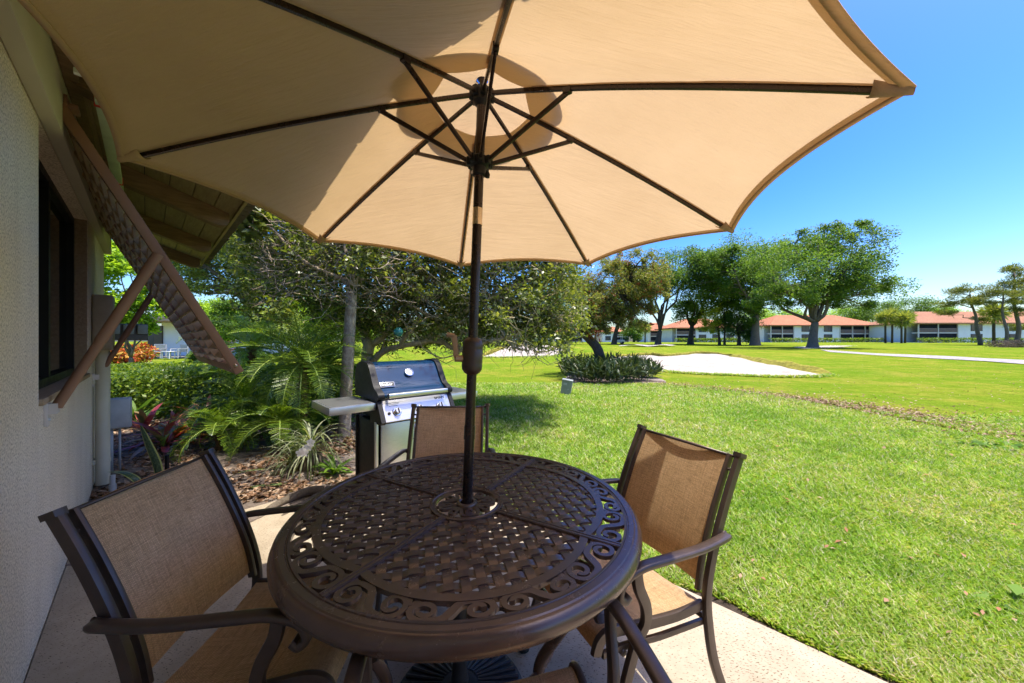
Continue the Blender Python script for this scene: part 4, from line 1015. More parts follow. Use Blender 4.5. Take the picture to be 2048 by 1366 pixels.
# ------------------------------------------------------------------ far buildings
def hip_roof(mb, x0, x1, y0, y1, z0, h, over=.9):
    x0 -= over; x1 += over; y0 -= over; y1 += over; d = (y1 - y0) / 2
    vs = [(x0, y0, z0), (x1, y0, z0), (x1, y1, z0), (x0, y1, z0), (x0 + d, y0 + d, z0 + h), (x1 - d, y0 + d, z0 + h),
          (x0, y0, z0 - .28), (x1, y0, z0 - .28), (x1, y1, z0 - .28), (x0, y1, z0 - .28)]
    mb.add(vs, [(0, 1, 5, 4), (1, 2, 5), (2, 3, 4, 5), (3, 0, 4), (6, 7, 1, 0), (7, 8, 2, 1), (8, 9, 3, 2), (9, 6, 0, 3), (9, 8, 7, 6)])
def building(name, label, Y, xl, xr, bays, wins, zb, hgt, roofm, rh=2.6, depth=14, parts_bay=True):
    """two storeys: screened balconies (bays, in x) and windows; x in metres"""
    b = thing(name, label, 'building', ((xl + xr) / 2, Y, zb)); ox = (xl + xr) / 2
    mid = hgt / 2
    mb = MB(); segs = sorted(bays); cur = xl
    for a_, c in segs:
        if a_ - cur > .05: mb.box(((cur + a_) / 2 - ox, depth / 2, hgt / 2), (a_ - cur, depth, hgt))
        cur = c
    if xr - cur > .05: mb.box(((cur + xr) / 2 - ox, depth / 2, hgt / 2), (xr - cur, depth, hgt))
    mb.box((0, depth / 2 + 1.4, hgt / 2), (xr - xl - .1, depth - 2.9, hgt - .05))
    mb.build('wall', M['wall_white'], b)
    mb = MB(); hip_roof(mb, xl - ox, xr - ox, 0, depth, hgt + .05, rh); mb.build('roof', roofm, b)
    for a_, c in segs:
        t = MB(); t.box(((a_ + c) / 2 - ox, .75, mid), (c - a_, 1.5, .30)); t.box(((a_ + c) / 2 - ox, .75, .08), (c - a_, 1.5, .16)); t.box(((a_ + c) / 2 - ox, .06, hgt - .14), (c - a_, .14, .28))
        n = max(1, round((c - a_) / 4.5))
        for k in range(n + 1): t.box((lerp(a_ + .1, c - .1, k / n) - ox, -.02, hgt / 2), (.22, .22, hgt))
        bo = t.build('balcony', M['trimfar'], b)
        s = MB()
        for z0, z1 in ((.16, mid - .15), (mid + .15, hgt - .28)): s.box(((a_ + c) / 2 - ox, .13, (z0 + z1) / 2), (c - a_ - .05, .02, z1 - z0))
        s.build('screen', M['bronzefar'], bo)
        r_ = MB()
        for z0, hh in ((mid + .15, 1.05), (.16, .35)):
            r_.box(((a_ + c) / 2 - ox, .0, z0 + hh), (c - a_ - .2, .07, .09))
            m_ = int((c - a_) / .22)
            for k in range(m_): r_.box((a_ + .2 + k * .22 - ox, .0, z0 + hh / 2), (.10, .05, hh))
        r_.build('railing', M['rail'], bo)
    for (x, z, ww, hh) in wins:
        f = MB(); f.box((x - ox, -.02, z), (ww + .12, .10, hh + .12)); fo = f.build('window', M['bronzefar'], b)
        p_ = MB(); p_.box((x - ox - ww / 4 - .01, -.075, z), (ww / 2 - .05, .02, hh)); p_.box((x - ox + ww / 4 + .01, -.075, z), (ww / 2 - .05, .02, hh)); p_.build('pane', M['glassfar'], fo)
    return b
def bx(x, Y): return (x - 1024) / FPX * Y
def wz(Yv, zb, y): return CAMZ - (y - H0) / FPX * Yv - zb
YA = 95; zA = 1.02
building('apartment_building', 'white two storey apartment block at far right with brown red tile roof behind pines', YA, bx(1836, YA), bx(2200, YA), [(bx(1836, YA), bx(1916, YA)), (bx(2062, YA), bx(2130, YA))],
         [(bx(x, YA), z, 3.0, 1.7) for x in (1953, 2030) for z in (1.45, 4.05)], zA, 5.3, M['tile_brown'], 3.6)
YB = 108; zB = 1.1
building('apartment_building', 'white two storey apartment block with bright orange tile roof behind the biggest oak', YB, bx(1541, YB), bx(1756, YB), [(bx(1541, YB), bx(1588, YB)), (bx(1679, YB), bx(1756, YB))],
         [(bx(x, YB), z, w_, 1.75) for x, w_ in ((1611, 2.3), (1656, 2.4)) for z in (1.5, 4.15)], zB, 5.25, M['tile_orange'], 3.5)
YC = 122
building('apartment_building', 'low entrance wing with orange roof between the two far right apartment blocks', YC, bx(1757, YC), bx(1850, YC), [(bx(1815, YC), bx(1826, YC))], [(bx(1775, YC), 4.0, 2.0, 1.6), (bx(1775, YC), 1.5, 2.0, 1.6), (bx(1796, YC), 1.3, 1.5, 2.2)], 1.12, 5.0, M['tile_orange'], 1.9, 10)
YD = 112
building('apartment_building', 'white two storey block with orange roof seen between the middle oak trunks', YD, bx(1352, YD), bx(1478, YD), [(bx(1352, YD), bx(1392, YD))],
         [(bx(x, YD), z, 2.2, 1.7) for x in (1405, 1432, 1460) for z in (1.5, 4.1)], 1.12, 4.6, M['tile_orange'], 3.4)
YE = 150
building('apartment_building', 'distant cream block with orange roof left of the V trunked oak', YE, bx(1205, YE), bx(1258, YE), [(bx(1232, YE), bx(1258, YE))], [(bx(1216, YE), 1.6, 2.2, 1.7), (bx(1216, YE), 4.1, 2.2, 1.7)], 1.15, 4.4, M['tile_orange'], 2.3, 12)
building('apartment_building', 'distant cream block with orange roof right behind the umbrella pole side trees', YE, bx(1110, YE), bx(1190, YE), [(bx(1135, YE), bx(1165, YE))], [(bx(1122, YE), z, 2.2, 1.7) for z in (1.6, 4.1)], 1.15, 4.4, M['tile_orange'], 2.3, 12)
building('apartment_building', 'leftmost distant cream block with orange roof above the far sand bunker', YE, bx(1025, YE), bx(1100, YE), [(bx(1050, YE), bx(1080, YE))], [(bx(1038, YE), z, 2.2, 1.7) for z in (1.6, 4.1)], 1.15, 4.4, M['tile_orange'], 2.3, 12)
building('apartment_building', 'small orange roofed block glimpsed right of the V trunked oak', 135, bx(1296, 135), bx(1345, 135), [(bx(1300, 135), bx(1322, 135))], [(bx(1334, 135), z, 2.2, 1.7) for z in (1.6, 4.1)], 1.12, 4.4, M['tile_orange'], 3.2, 12)
# neighbour's house on the left, seen under the shutter
nh = thing('neighbour_house', 'white single storey house with weathered tile roof beyond the hedge', 'house', gx(372, 26), 0)
mb = MB(); mb.box((1.4, 3.0, 1.35), (6.4, 6, 2.75)); mb.build('wall', M['wall_white'], nh)
mb = MB(); hip_roof(mb, -2.2, 4.8, -1.0, 6.5, 2.72, 1.3, .8); mb.build('roof', M['tile_grey'], nh)
mb = MB(); mb.box((-1.95, -.05, 1.1), (.55, .12, 2.2)); d_ = mb.build('door', M['bronze'], nh)
mb = MB(); mb.box((-2.45, -.03, 1.25), (.6, .1, 2.3)); mb.build('window', M['glassfar'], nh)
mb = MB(); mb.box((-.6, -1.4, .03), (6.5, 2.6, .10)); tag(mb.build('neighbour_patio', M['path'], None), kind='structure').location = gx(372, 26) + Vector((0, .2, -.05))
def far_chair(label, x, Y, rz):
    c = thing('lounge_chair', label, 'chair', gx(x, Y) + Vector((0, 0, .04)), rz, 'grey chairs on the neighbour patio')
    mb = MB()
    for sx in (-.3, .3):
        for sy in (-.28, .28): mb.box((sx, sy, .22), (.05, .05, .44))
        mb.box((sx, 0, .62), (.06, .6, .04)); mb.box((sx, -.28, .52), (.05, .05, .2)); mb.box((sx, .30, .66), (.05, .05, .5))
    mb.box((0, -.28, .42), (.6, .05, .05)); mb.box((0, .3, .9), (.6, .05, .05)); mb.build('frame', M['conduit'], c)
    mb = MB(); mb.box((0, 0, .44), (.55, .56, .05), None, .01); mb.build('seat', M['boxgrey'], c)
    mb = MB(); mb.box((0, .29, .66), (.54, .03, .40), None, .01); mb.build('backrest', M['boxgrey'], c)
far_chair('grey armchair by the dark door of the white neighbour house', 315, 23.2, .3); far_chair('grey armchair against the white wall of the neighbour house', 358, 23.2, -.2)
st_ = thing('side_table', 'small white side table between two grey chairs at the neighbour house', 'table', gx(337, 22.8) + Vector((0, 0, .04)))
mb = MB(); mb.box((0, 0, .46), (.55, .45, .04), None, .01); mb.build('table_top', M['white_paint'], st_)
for sx in (-.23, .23):
    for sy in (-.18, .18): mb = MB(); mb.box((sx, sy, .22), (.04, .04, .44)); mb.build('leg', M['white_paint'], st_)
# irrigation or cable pedestal leaning in the lawn
pe = thing('utility_pedestal', 'leaning grey green utility pedestal standing in the lawn', 'utility pedestal', gnd(1131, 789), R(-12))
pe.rotation_euler = (R(2), R(9), R(-14))
mb = MB(); mb.prism([(-.13, -.10), (.13, -.10), (.13, .10), (-.13, .10)], -.08, .36); mb.box((0, 0, .38), (.28, .22, .04), None, .012); mb.build('housing', M['boxgrey'], pe, angle=40)
mb = MB(); mb.box((-.04, -.104, .29), (.09, .006, .05)); mb.box((.05, -.104, .16), (.02, .01, .03)); mb.build('label_plate', M['conduit'], pe)
gc = thing('golf_cart', 'tiny white golf cart by the far sand beside the distant block', 'golf cart', gx(1237, 70))
mb = MB(); mb.box((0, 0, .55), (2.2, 1.1, .55), None, .1); mb.build('body', M['cart'], gc, angle=40)
mb = MB(); mb.box((-.1, 0, 1.85), (1.7, 1.15, .07), None, .02)
for x in (-.8, .65):
    for y in (-.5, .5): mb.box((x, y, 1.3), (.05, .05, 1.1))
mb.build('canopy', M['cart'], gc)
for x in (-.7, .7):
    for y in (-.5, .5): mb = MB(); mb.lathe([(0, -.1), (.22, -.1), (.24, 0), (.22, .1), (0, .1)], n=14, M=Matrix.Translation((x, y, .24)) @ Matrix.Rotation(R(90), 4, 'X')); mb.build('wheel', M['rubber'], gc)
# ------------------------------------------------------------------ growing things
def unit(v): return v / (np.linalg.norm(v, axis=1, keepdims=True) + 1e-9)
def leaf_quads(C, size, r, asp=.42, up=.5, fold=.12, dirs=None, droop=0.0):
    n = len(C); s = (np.full(n, size) if np.isscalar(size) else size) * r.uniform(.65, 1.3, n)
    nrm = r.normal(0, 1, (n, 3)); nrm[:, 2] = np.abs(nrm[:, 2]) + up; nrm = unit(nrm)
    d = r.normal(0, 1, (n, 3)) if dirs is None else dirs + r.normal(0, .35, (n, 3))
    d[:, 2] -= droop
    d = unit(d - nrm * (d * nrm).sum(1, keepdims=True)); b = np.cross(nrm, d)
    s = s[:, None]
    V = np.stack([C, C + d * s * .45 + b * s * asp * .5 + nrm * s * fold, C + d * s, C + d * s * .45 - b * s * asp * .5 + nrm * s * fold], 1).reshape(-1, 3)
    return V, np.arange(4 * n).reshape(n, 4)
def blob(c, rad, n, r, shell=2.2):
    d = unit(r.normal(0, 1, (n, 3))); rr = r.uniform(0, 1, n) ** (1 / shell)
    return np.array(c) + d * rr[:, None] * np.array(rad)
def join(parts):
    Vs, Fs, o = [], [], 0
    for V_, F_ in parts: Vs.append(V_); Fs.append(F_ + o); o += len(V_)
    return np.concatenate(Vs), np.concatenate(Fs)
def wob(a, b, n, amp, r, sag=0.0):
    a = Vector(a); b = Vector(b); out = []; ln_ = (b - a).length; o = Vector((r.uniform(0, 50), r.uniform(0, 50), 0))
    for i in range(n + 1):
        f = i / n; e = math.sin(PI * f) ** .7 if 0 < f < 1 else 0
        q = a.lerp(b, f) + Vector((mnoise.noise(o + Vector((f * 2.2, 0, 0))), mnoise.noise(o + Vector((0, f * 2.2, 5))), mnoise.noise(o + Vector((3, 9, f * 2.2))))) * amp * ln_ * e
        q.z += sag * ln_ * e; out.append(q)
    return out
def tree(name, label, cat, base, fork, r0, crowns, nclump, lpc, lsize, leaf, barkm, seedv, nl=6, crad=.16, group=None, flower=None, shell=2.2, asp=.42, flat=.75, up=.5, trunk_pts=None, low=0.25, bare=0.0, flare=1.5):
    """a trunk with limbs reaching to the leaf clumps; crowns: (centre, radii, weight) relative to the base"""
    r = np.random.default_rng(seedv); t = thing(name, label, cat, base, 0, group)
    fork = Vector(fork); cl = []; wsum = sum(c[2] for c in crowns); vol = []
    for (c, rad, w_) in crowns:
        k = max(1, round(nclump * w_ / wsum)); P = blob(c, rad, k, r, 3.2); cl.append(P); vol += [np.mean(rad)] * k
    cl = np.concatenate(cl); vol = np.array(vol)
    mb = MB()
    tp = trunk_pts or [(0, 0, -.15), (fork.x * .25, fork.y * .25, fork.z * .4), (fork.x, fork.y, fork.z)]
    tp = bez(tp, 6); n = len(tp); fork = tp[-1]
    mb.tube(tp, [r0 * (1 + (flare - 1) * (1 - i / (n - 1)) ** 4) * lerp(1, .70, i / (n - 1)) for i in range(n)], 12)
    idx = r.permutation(len(cl)); mains = []; ctr = cl.mean(0)
    # spread main limb targets round the trunk
    ang = np.arctan2(cl[:, 1] - fork.y, cl[:, 0] - fork.x); tg = []
    for k in range(nl):
        want = -PI + 2 * PI * (k + .5) / nl; dif = np.abs((ang - want + PI) % (2 * PI) - PI); sc = dif - .10 * np.linalg.norm(cl - np.array(fork), axis=1) / (np.max(vol) + .01) + r.uniform(0, .25, len(cl)); tg.append(int(np.argmin(sc)))
    tg = list(dict.fromkeys(tg)); LPs_ = []
    for i in tg:
        P_ = wob(fork, cl[i], 9, .22, r, .06); m_ = len(P_); rr = [lerp(r0 * .44, r0 * .08, (j / (m_ - 1)) ** .8) for j in range(m_)]
        mb.tube(P_, rr, 8); LPs_ += [(p_, q_) for p_, q_ in zip(P_[2:], rr[2:])]
    LPa = np.array([p_[:] for p_, _ in LPs_]); LR = np.array([q for _, q in LPs_])
    for i in range(len(cl)):
        if i in tg: continue
        d = np.linalg.norm(LPa - cl[i], axis=1) + np.where(LPa[:, 2] > cl[i][2] + .2, 2.0 * vol[i] * .3, 0); j = int(np.argmin(d))
        P_ = wob(LPa[j], cl[i], 5, .25, r, .04); ra = min(LR[j] * .6, r0 * .22)
        mb.tube(P_, [lerp(ra, ra * .25, q / 5) for q in range(6)], 5, caps=False)
        if bare > 0:
            for _ in range(3):
                e = cl[i] + r.normal(0, 1, 3) * vol[i] * crad * 1.2; mb.tube(wob(P_[3], e, 4, .3, r), [ra * .35, ra * .3, ra * .2, ra * .15, ra * .08], 4, caps=False)
    mb.build('trunk', barkm, t, True)
    parts = []; fl = []
    for i in range(len(cl)):
        k = int(lpc * r.uniform(.6, 1.4)); rad = vol[i] * crad * r.uniform(.7, 1.35)
        P_ = blob(cl[i], (rad, rad, rad * flat), k, r, shell); parts.append(leaf_quads(P_, lsize, r, asp, up))
        if flower is not None and r.uniform() < flower[1]:
            fl.append(leaf_quads(blob(cl[i], (rad, rad, rad * flat), int(k * flower[2]), r, 4), lsize * 1.1, r, .5, .2))
    V_, F_ = join(parts); np_mesh('crown', V_, F_, leaf, t)
    if fl: V_, F_ = join(fl); np_mesh('flowers', V_, F_, flower[0], t)
    return t
def pcrown(base, Y, cx, cy_, rx, ry, dep=None, dy=0.0, w_=1.0):
    c = px(cx, cy_, Y + dy) - Vector(base); k = (Y + dy) / FPX
    return (tuple(c), (rx * k, (dep if dep else rx * k * .9), ry * k), w_)

def frond(base, az, el, length, droop, nlf, ll, r, wid=.012, two=None, vee=.45):
    """one feather leaf: rachis points and leaflets"""
    n = 14; P_ = [Vector(base)]; e = el
    for i in range(n):
        st = length / n; P_.append(P_[-1] + Vector((math.cos(az) * math.cos(e), math.sin(az) * math.cos(e), math.sin(e))) * st); e -= droop / n * (.5 + 1.1 * i / n)
    Vs = []; Fs = []; k = 0
    for i in range(nlf):
        f = .10 + .88 * i / (nlf - 1); q = f * n; a_ = int(min(q, n - 1e-6)); p_ = P_[a_].lerp(P_[a_ + 1], q - a_); tan = (P_[a_ + 1] - P_[a_]).normalized()
        side = Vector((-math.sin(az), math.cos(az), 0)); upv = side.cross(tan).normalized()
        if upv.z < 0: upv = -upv
        l_ = ll * (math.sin(PI * min(1, (.12 + f * .9))) ** .7 + .12) * r.uniform(.85, 1.15)
        for s_ in (-1, 1):
            d = (side * s_ * 1.0 + tan * .65 + upv * vee * r.uniform(.5, 1.2)).normalized(); w_ = tan * wid
            m_ = p_ + d * l_ * .55 + Vector((0, 0, -.02 * l_)); t_ = p_ + d * l_ + Vector((0, 0, -.26 * l_ * r.uniform(.6, 1.4)))
            Vs += [p_ - w_ * .5, p_ + w_ * .5, m_ + w_ * .6, m_ - w_ * .6, t_]
            Fs += [(k, k + 1, k + 2, k + 3), (k + 3, k + 2, k + 4, k + 4)]; k += 5
    return P_, Vs, Fs
def feather_palm(name, label, base, h, rt, nf, length, ll, leaf, seedv, droop=1.5, elr=(-.1, 1.35), nlf=44, wid=.014, azr=None, trunkm=None, group=None, lean=(0, 0)):
    r = np.random.default_rng(seedv); t = thing(name, label, 'palm', base, 0, group); top = Vector((lean[0], lean[1], h)); mb = MB()
    P_ = bez([(0, 0, -.05), (lean[0] * .35, lean[1] * .35, h * .5), top], 8); m_ = len(P_)
    mb.tube(P_, [rt * (1.15 - .2 * i / m_ + .10 * (i % 2)) for i in range(m_)], 10)
    for i in range(int(h * 70)):                                   # old leaf bases
        f = i / (h * 70); c = P_[int(f * (m_ - 1))]; an = i * 2.4; d = Vector((math.cos(an), math.sin(an), 0)); mb.tube([c + d * rt * .8, c + d * rt * 1.6 + Vector((0, 0, .05))], [rt * .28, rt * .12], 4)
    mb.build('trunk', trunkm or M['bark_palm'], t, True)
    Vs = []; Fs = []; rm = MB()
    for i in range(nf):
        f = i / nf; az = i * 2.3999 + r.uniform(-.2, .2) if azr is None else r.uniform(*azr); el = lerp(elr[1], elr[0], f ** .8) + r.uniform(-.12, .12)
        R_, v_, f_ = frond(top, az, el, length * r.uniform(.8, 1.12), droop * r.uniform(.75, 1.2), nlf, ll, r, wid); o = len(Vs); Vs += v_; Fs += [tuple(x + o for x in q) for q in f_]
        rm.tube(R_, [lerp(.013, .003, k / (len(R_) - 1)) for k in range(len(R_))], 5, caps=False)
    rs = rm.build('frond_stems', M['leaf_palm_pale'], t, True)
    np_mesh('fronds', np.array([v[:] for v in Vs]), np.array(Fs), leaf, t)
    return t

# ---- trees of the golf course, each at its own place
def gtree(label, x, Y, fx, fy, trunk_px, crowns, nclump, lpc, ls, leaf, barkm, seedv, **kw):
    b = gx(x, Y); f = px(fx, fy, Y) - b; r0 = trunk_px / 2 * Y / FPX
    return tree(kw.pop('name', 'oak_tree'), label, 'tree', b, f, r0, [pcrown(b, Y, *c) for c in crowns], nclump, lpc, ls, leaf, barkm, seedv, **kw)
gtree('largest oak with thick flaring trunk standing alone on the fairway', 1625, 40, 1630, 645, 17, [(1560, 545, 62, 62, 5, -1), (1660, 520, 75, 66, 5, 0, 1.4), (1728, 560, 50, 50, 4.5, 0), (1630, 480, 55, 26, 4, 1, .7), (1755, 590, 26, 24, 2.5, 0, .3), (1600, 590, 48, 28, 3, -1, .6), (1665, 590, 50, 24, 3, -1, .5), (1545, 600, 40, 20, 3, 0, .35), (1690, 575, 60, 45, 4, -1, .9), (1690, 490, 50, 38, 4, 0, .8)], 210, 230, .27, M['leaf_oak'], M['bark_grey'], 21, nl=10, crad=.32, group='oaks on the golf course', flare=1.7)
gtree('tall grey trunked oak left of the largest oak, its crown touching it', 1510, 55, 1512, 630, 16, [(1490, 530, 75, 55, 6, 0, 1.4), (1460, 560, 55, 50, 5, 1), (1540, 520, 50, 42, 5, 2), (1510, 590, 50, 40, 5, 0, .8), (1440, 520, 40, 28, 4, 0, .6), (1575, 555, 50, 46, 5, 3, .9), (1410, 545, 40, 34, 4, 1, .5)], 210, 210, .36, M['leaf_oak'], M['bark_grey'], 22, nl=9, crad=.34, group='oaks on the golf course', flare=1.5)
gtree('dark V shaped twin trunk oak with arching limbs and open sky below', 1316, 60, 1320, 662, 12, [(1345, 545, 70, 42, 6, 0, 1.2), (1400, 530, 50, 38, 5, 2), (1300, 560, 45, 38, 5, 0, .8)], 110, 200, .36, M['leaf_dark'], M['bark_dark'], 23, nl=8, crad=.34, group='oaks on the golf course')
gtree('oak with straight dark trunk in front of the middle orange roofed block', 1381, 64, 1384, 652, 11, [(1400, 595, 52, 42, 6, 0, 1), (1430, 560, 50, 40, 5, 1, .8), (1370, 620, 25, 22, 4, 0, .4)], 90, 180, .36, M['leaf_oak'], M['bark_dark'], 24, nl=8, crad=.34, group='oaks on the golf course')
gtree('slim young tree with yellow green leaves before the middle block', 1439, 60, 1436, 655, 5, [(1432, 632, 30, 32, 3, 0, 1), (1415, 655, 16, 14, 2, 0, .4)], 40, 130, .30, M['leaf_lime'], M['bark_dark'], 25, nl=6, crad=.34, name='young_tree')
gtree('slim dark stemmed tree just left of the tall grey oak trunk', 1449, 59, 1450, 645, 4, [(1455, 620, 22, 36, 3, 0, 1)], 30, 130, .30, M['leaf_oak'], M['bark_dark'], 26, nl=5, crad=.36, name='young_tree')
gtree('dark bushy understory tree beside the tall grey oak trunk', 1478, 58, 1478, 668, 7, [(1476, 640, 30, 40, 4, 0, 1), (1492, 665, 16, 18, 2.5, 0, .4)], 60, 170, .30, M['leaf_dark'], M['bark_dark'], 27, nl=7, crad=.36, name='understory_tree')
gtree('dark trunked oak seen under the low branches left of the red flowered tree', 1127, 62, 1127, 655, 15, [(1130, 600, 60, 45, 6, 0, 1), (1100, 630, 35, 28, 4, 0, .5)], 80, 170, .36, M['leaf_dark'], M['bark_dark'], 28, nl=7, crad=.36, group='oaks on the golf course')
gtree('leaning dark oak just right of the red flowered tree', 1228, 66, 1236, 648, 10, [(1240, 600, 55, 42, 6, 0, 1), (1262, 575, 40, 30, 4, 2, .6)], 80, 170, .38, M['leaf_oak'], M['bark_dark'], 29, nl=7, crad=.36, group='oaks on the golf course')
gtree('round dark green tree far off left of the V shaped oak', 1268, 120, 1268, 676, 5, [(1265, 662, 20, 20, 5, 0, 1)], 40, 160, .6, M['leaf_dark'], M['bark_dark'], 30, nl=6, crad=.36, name='distant_tree')
for i, (x, y, rx, ry, Y, lf, lb) in enumerate([(1572, 640, 34, 20, 135, 'leaf_bright', 'bright green rounded tree behind the orange roof, left end'), (1700, 632, 40, 18, 150, 'leaf_bright', 'bright green tree crown above the ridge of the orange roof'),
        (1745, 622, 42, 28, 140, 'leaf_dark', 'dark broad tree behind the gap between the two right blocks'), (1825, 622, 48, 24, 150, 'leaf_dark', 'dark wide tree behind the low entrance wing'), (1880, 632, 36, 16, 150, 'leaf_bright', 'yellow green tree left of the pines behind the brown roof'),
        (1520, 640, 34, 26, 130, 'leaf_bright', 'light green tree behind the tall grey oak'), (1310, 668, 24, 16, 150, 'leaf_oak', 'low distant tree left of the V trunk'), (1200, 672, 40, 14, 170, 'leaf_oak', 'low distant tree line clump behind the red flowered tree'),
        (1060, 668, 60, 18, 180, 'leaf_oak', 'low distant tree clump above the far sand bunker'), (960, 662, 55, 24, 170, 'leaf_bright', 'distant light green tree behind the umbrella pole'), (850, 655, 60, 30, 150, 'leaf_oak', 'distant tree glimpsed through the gnarled branches'),
        (740, 650, 60, 34, 140, 'leaf_bright', 'distant tree behind the lichen covered trunk'), (640, 650, 60, 36, 130, 'leaf_oak', 'distant tree behind the feather palm'), (2100, 640, 60, 30, 140, 'leaf_dark', 'dark tree at the right edge beyond the brown roof')]):
    gtree(lb, x, Y, x, 678, max(2.5, rx * .14), [(x, y, rx, ry, rx * Y / FPX, 0, 1)], 60, 130, .0042 * Y, M[lf], M['bark_dark'], 40 + i, nl=6, crad=.36, name='distant_tree')
# red flowered bottlebrush on its shrub bed
bb = Vector((3.55, 14.3, -.03)); bt_ = [px(1206, 745, 14.3) - bb, px(1196, 700, 14.3) - bb, px(1178, 678, 14.3) - bb, px(1163, 664, 14.2) - bb]
tree('bottlebrush_tree', 'leaning dark trunked tree with olive leaves and red flowers over the shrub bed', 'tree', bb, bt_[-1], .21,
     [pcrown(bb, 14.2, 1235, 570, 72, 48, 1.4), pcrown(bb, 14.2, 1285, 555, 50, 52, 1.2, 0, .9), pcrown(bb, 14, 1170, 590, 45, 45, 1.2, 0, .8), pcrown(bb, 14, 1215, 630, 40, 34, .9, 0, .6), pcrown(bb, 14, 1240, 525, 50, 28, 1.2, 0, .6), pcrown(bb, 13.9, 1190, 640, 34, 26, .8, 0, .45), pcrown(bb, 14.1, 1262, 628, 40, 30, 1.0, 0, .55), pcrown(bb, 14.1, 1310, 590, 26, 34, .9, 0, .4)], 240, 180, .10, M['leaf_bottle'], M['bark_dark'], 33, nl=8, crad=.24, flower=(M['leaf_red'], .32, .10), trunk_pts=bt_, asp=.28, flat=1.1, flare=1.2, shell=1.6)
r = np.random.default_rng(5)
bro = thing('bromeliad', 'red bromeliad cluster growing on the dark leaning trunk', 'bromeliad', px(1186, 668, 14.05))
C = np.zeros((60, 3)) + r.normal(0, .14, (60, 3)); d = unit(r.normal(0, 1, (60, 3)) + np.array([0, -.4, .7])); V_, F_ = leaf_quads(C, .36, r, .16, .2, .05, d); np_mesh('leaves', V_, F_, M['leaf_croton'], bro)
for i, (x, y, hh, wd) in enumerate([(1150, 760, 1.0, .55), (1180, 766, .85, .5), (1212, 768, .95, .6), (1245, 766, .95, .55), (1275, 762, 1.05, .55), (1140, 745, .75, .4), (1298, 756, .7, .4), (1225, 752, 1.0, .6), (1185, 750, .9, .5), (1262, 750, .85, .5)]):
    p_ = gnd(x, y); t = thing('shrub', 'dark strappy shrub in the bed at the foot of the red flowered tree', 'shrub', p_, 0, 'dark shrubs under the red flowered tree')
    n = 520; C = blob((0, 0, hh * .38), (wd, wd * .9, hh * .42), n, r, 2); C[:, 2] = np.clip(C[:, 2], .02, None); d = unit(np.stack([C[:, 0] * .8, C[:, 1] * .8, np.full(n, .75)], 1)); V_, F_ = leaf_quads(C, .28, r, .16, .2, .06, d); np_mesh('leaves', V_, F_, M['leaf_shrub'], t)
mp = outline([gp(1128, 770), gp(1170, 785), gp(1240, 784), gp(1310, 779), gp(1335, 771), gp(1318, 757), gp(1250, 745), gp(1150, 747)], 5, .12)
patch('shrub_bed_mulch', mp, M['soil'], (.3, .3), .015)
# pines and cabbage palms at the right
def pine(label, x, Y, ty, tx, pads, seedv, tw):
    b = gx(x, Y); r_ = np.random.default_rng(seedv); t = thing('pine_tree', label, 'tree', b, 0, 'tall pines at the far right'); top = px(tx, ty, Y) - b; mb = MB(); P_ = wob((0, 0, -.1), top, 12, .06, r_); r0 = tw / 2 * Y / FPX
    mb.tube(P_, [lerp(r0 * 1.15, r0 * .3, i / 12) for i in range(13)], 9); parts = []
    for (cx, cyy, rx, ry) in pads:
        c = px(cx, cyy, Y + r_.uniform(-1.5, 1.5)) - b; f = min(range(13), key=lambda i: abs(P_[i].z - (c.z - .8))); mb.tube(wob(P_[f], c, 5, .2, r_), [r0 * .35, r0 * .3, r0 * .22, r0 * .16, r0 * .1, r0 * .05], 5, caps=False)
        k = Y / FPX
        for _ in range(11):
            cc = np.array(c) + r_.normal(0, .45, 3) * np.array([rx * k, rx * k, ry * k]); mb.tube(wob(c, cc, 3, .2, r_), [r0 * .12, r0 * .08, r0 * .05, .01], 4, caps=False)
            q = blob(cc, (rx * k * .42, rx * k * .42, ry * k * .42), 95, r_, 2); parts.append(leaf_quads(q, .42, r_, .16, .3, .02, unit(q - cc + np.array([0, 0, .4]))))
    mb.build('trunk', M['bark_grey'], t, True); V_, F_ = join(parts); np_mesh('crown', V_, F_, M['leaf_pine'], t)
pine('left pine of three with broad flat topped crown before the brown roof', 1961, 58, 590, 1940, [(1912, 585, 24, 12), (1940, 580, 22, 10), (1900, 608, 22, 8), (1935, 605, 30, 9), (1955, 598, 18, 10), (1893, 628, 14, 7), (1965, 640, 12, 6)], 61, 6.5)
pine('middle pine of three, slim trunk leaning left under a ragged crown', 2012, 54, 580, 2005, [(1985, 585, 20, 9), (2008, 575, 24, 11), (2020, 590, 26, 10), (1975, 605, 18, 8), (2030, 604, 18, 8)], 62, 5.5)
pine('tallest pine of three at the right edge with dark lofty crown', 2034, 56, 540, 2028, [(2025, 540, 18, 10), (2042, 548, 20, 12), (2048, 570, 26, 14), (2040, 592, 26, 12), (2060, 556, 22, 14), (2045, 620, 16, 9), (2038, 655, 14, 6)], 63, 7.0)
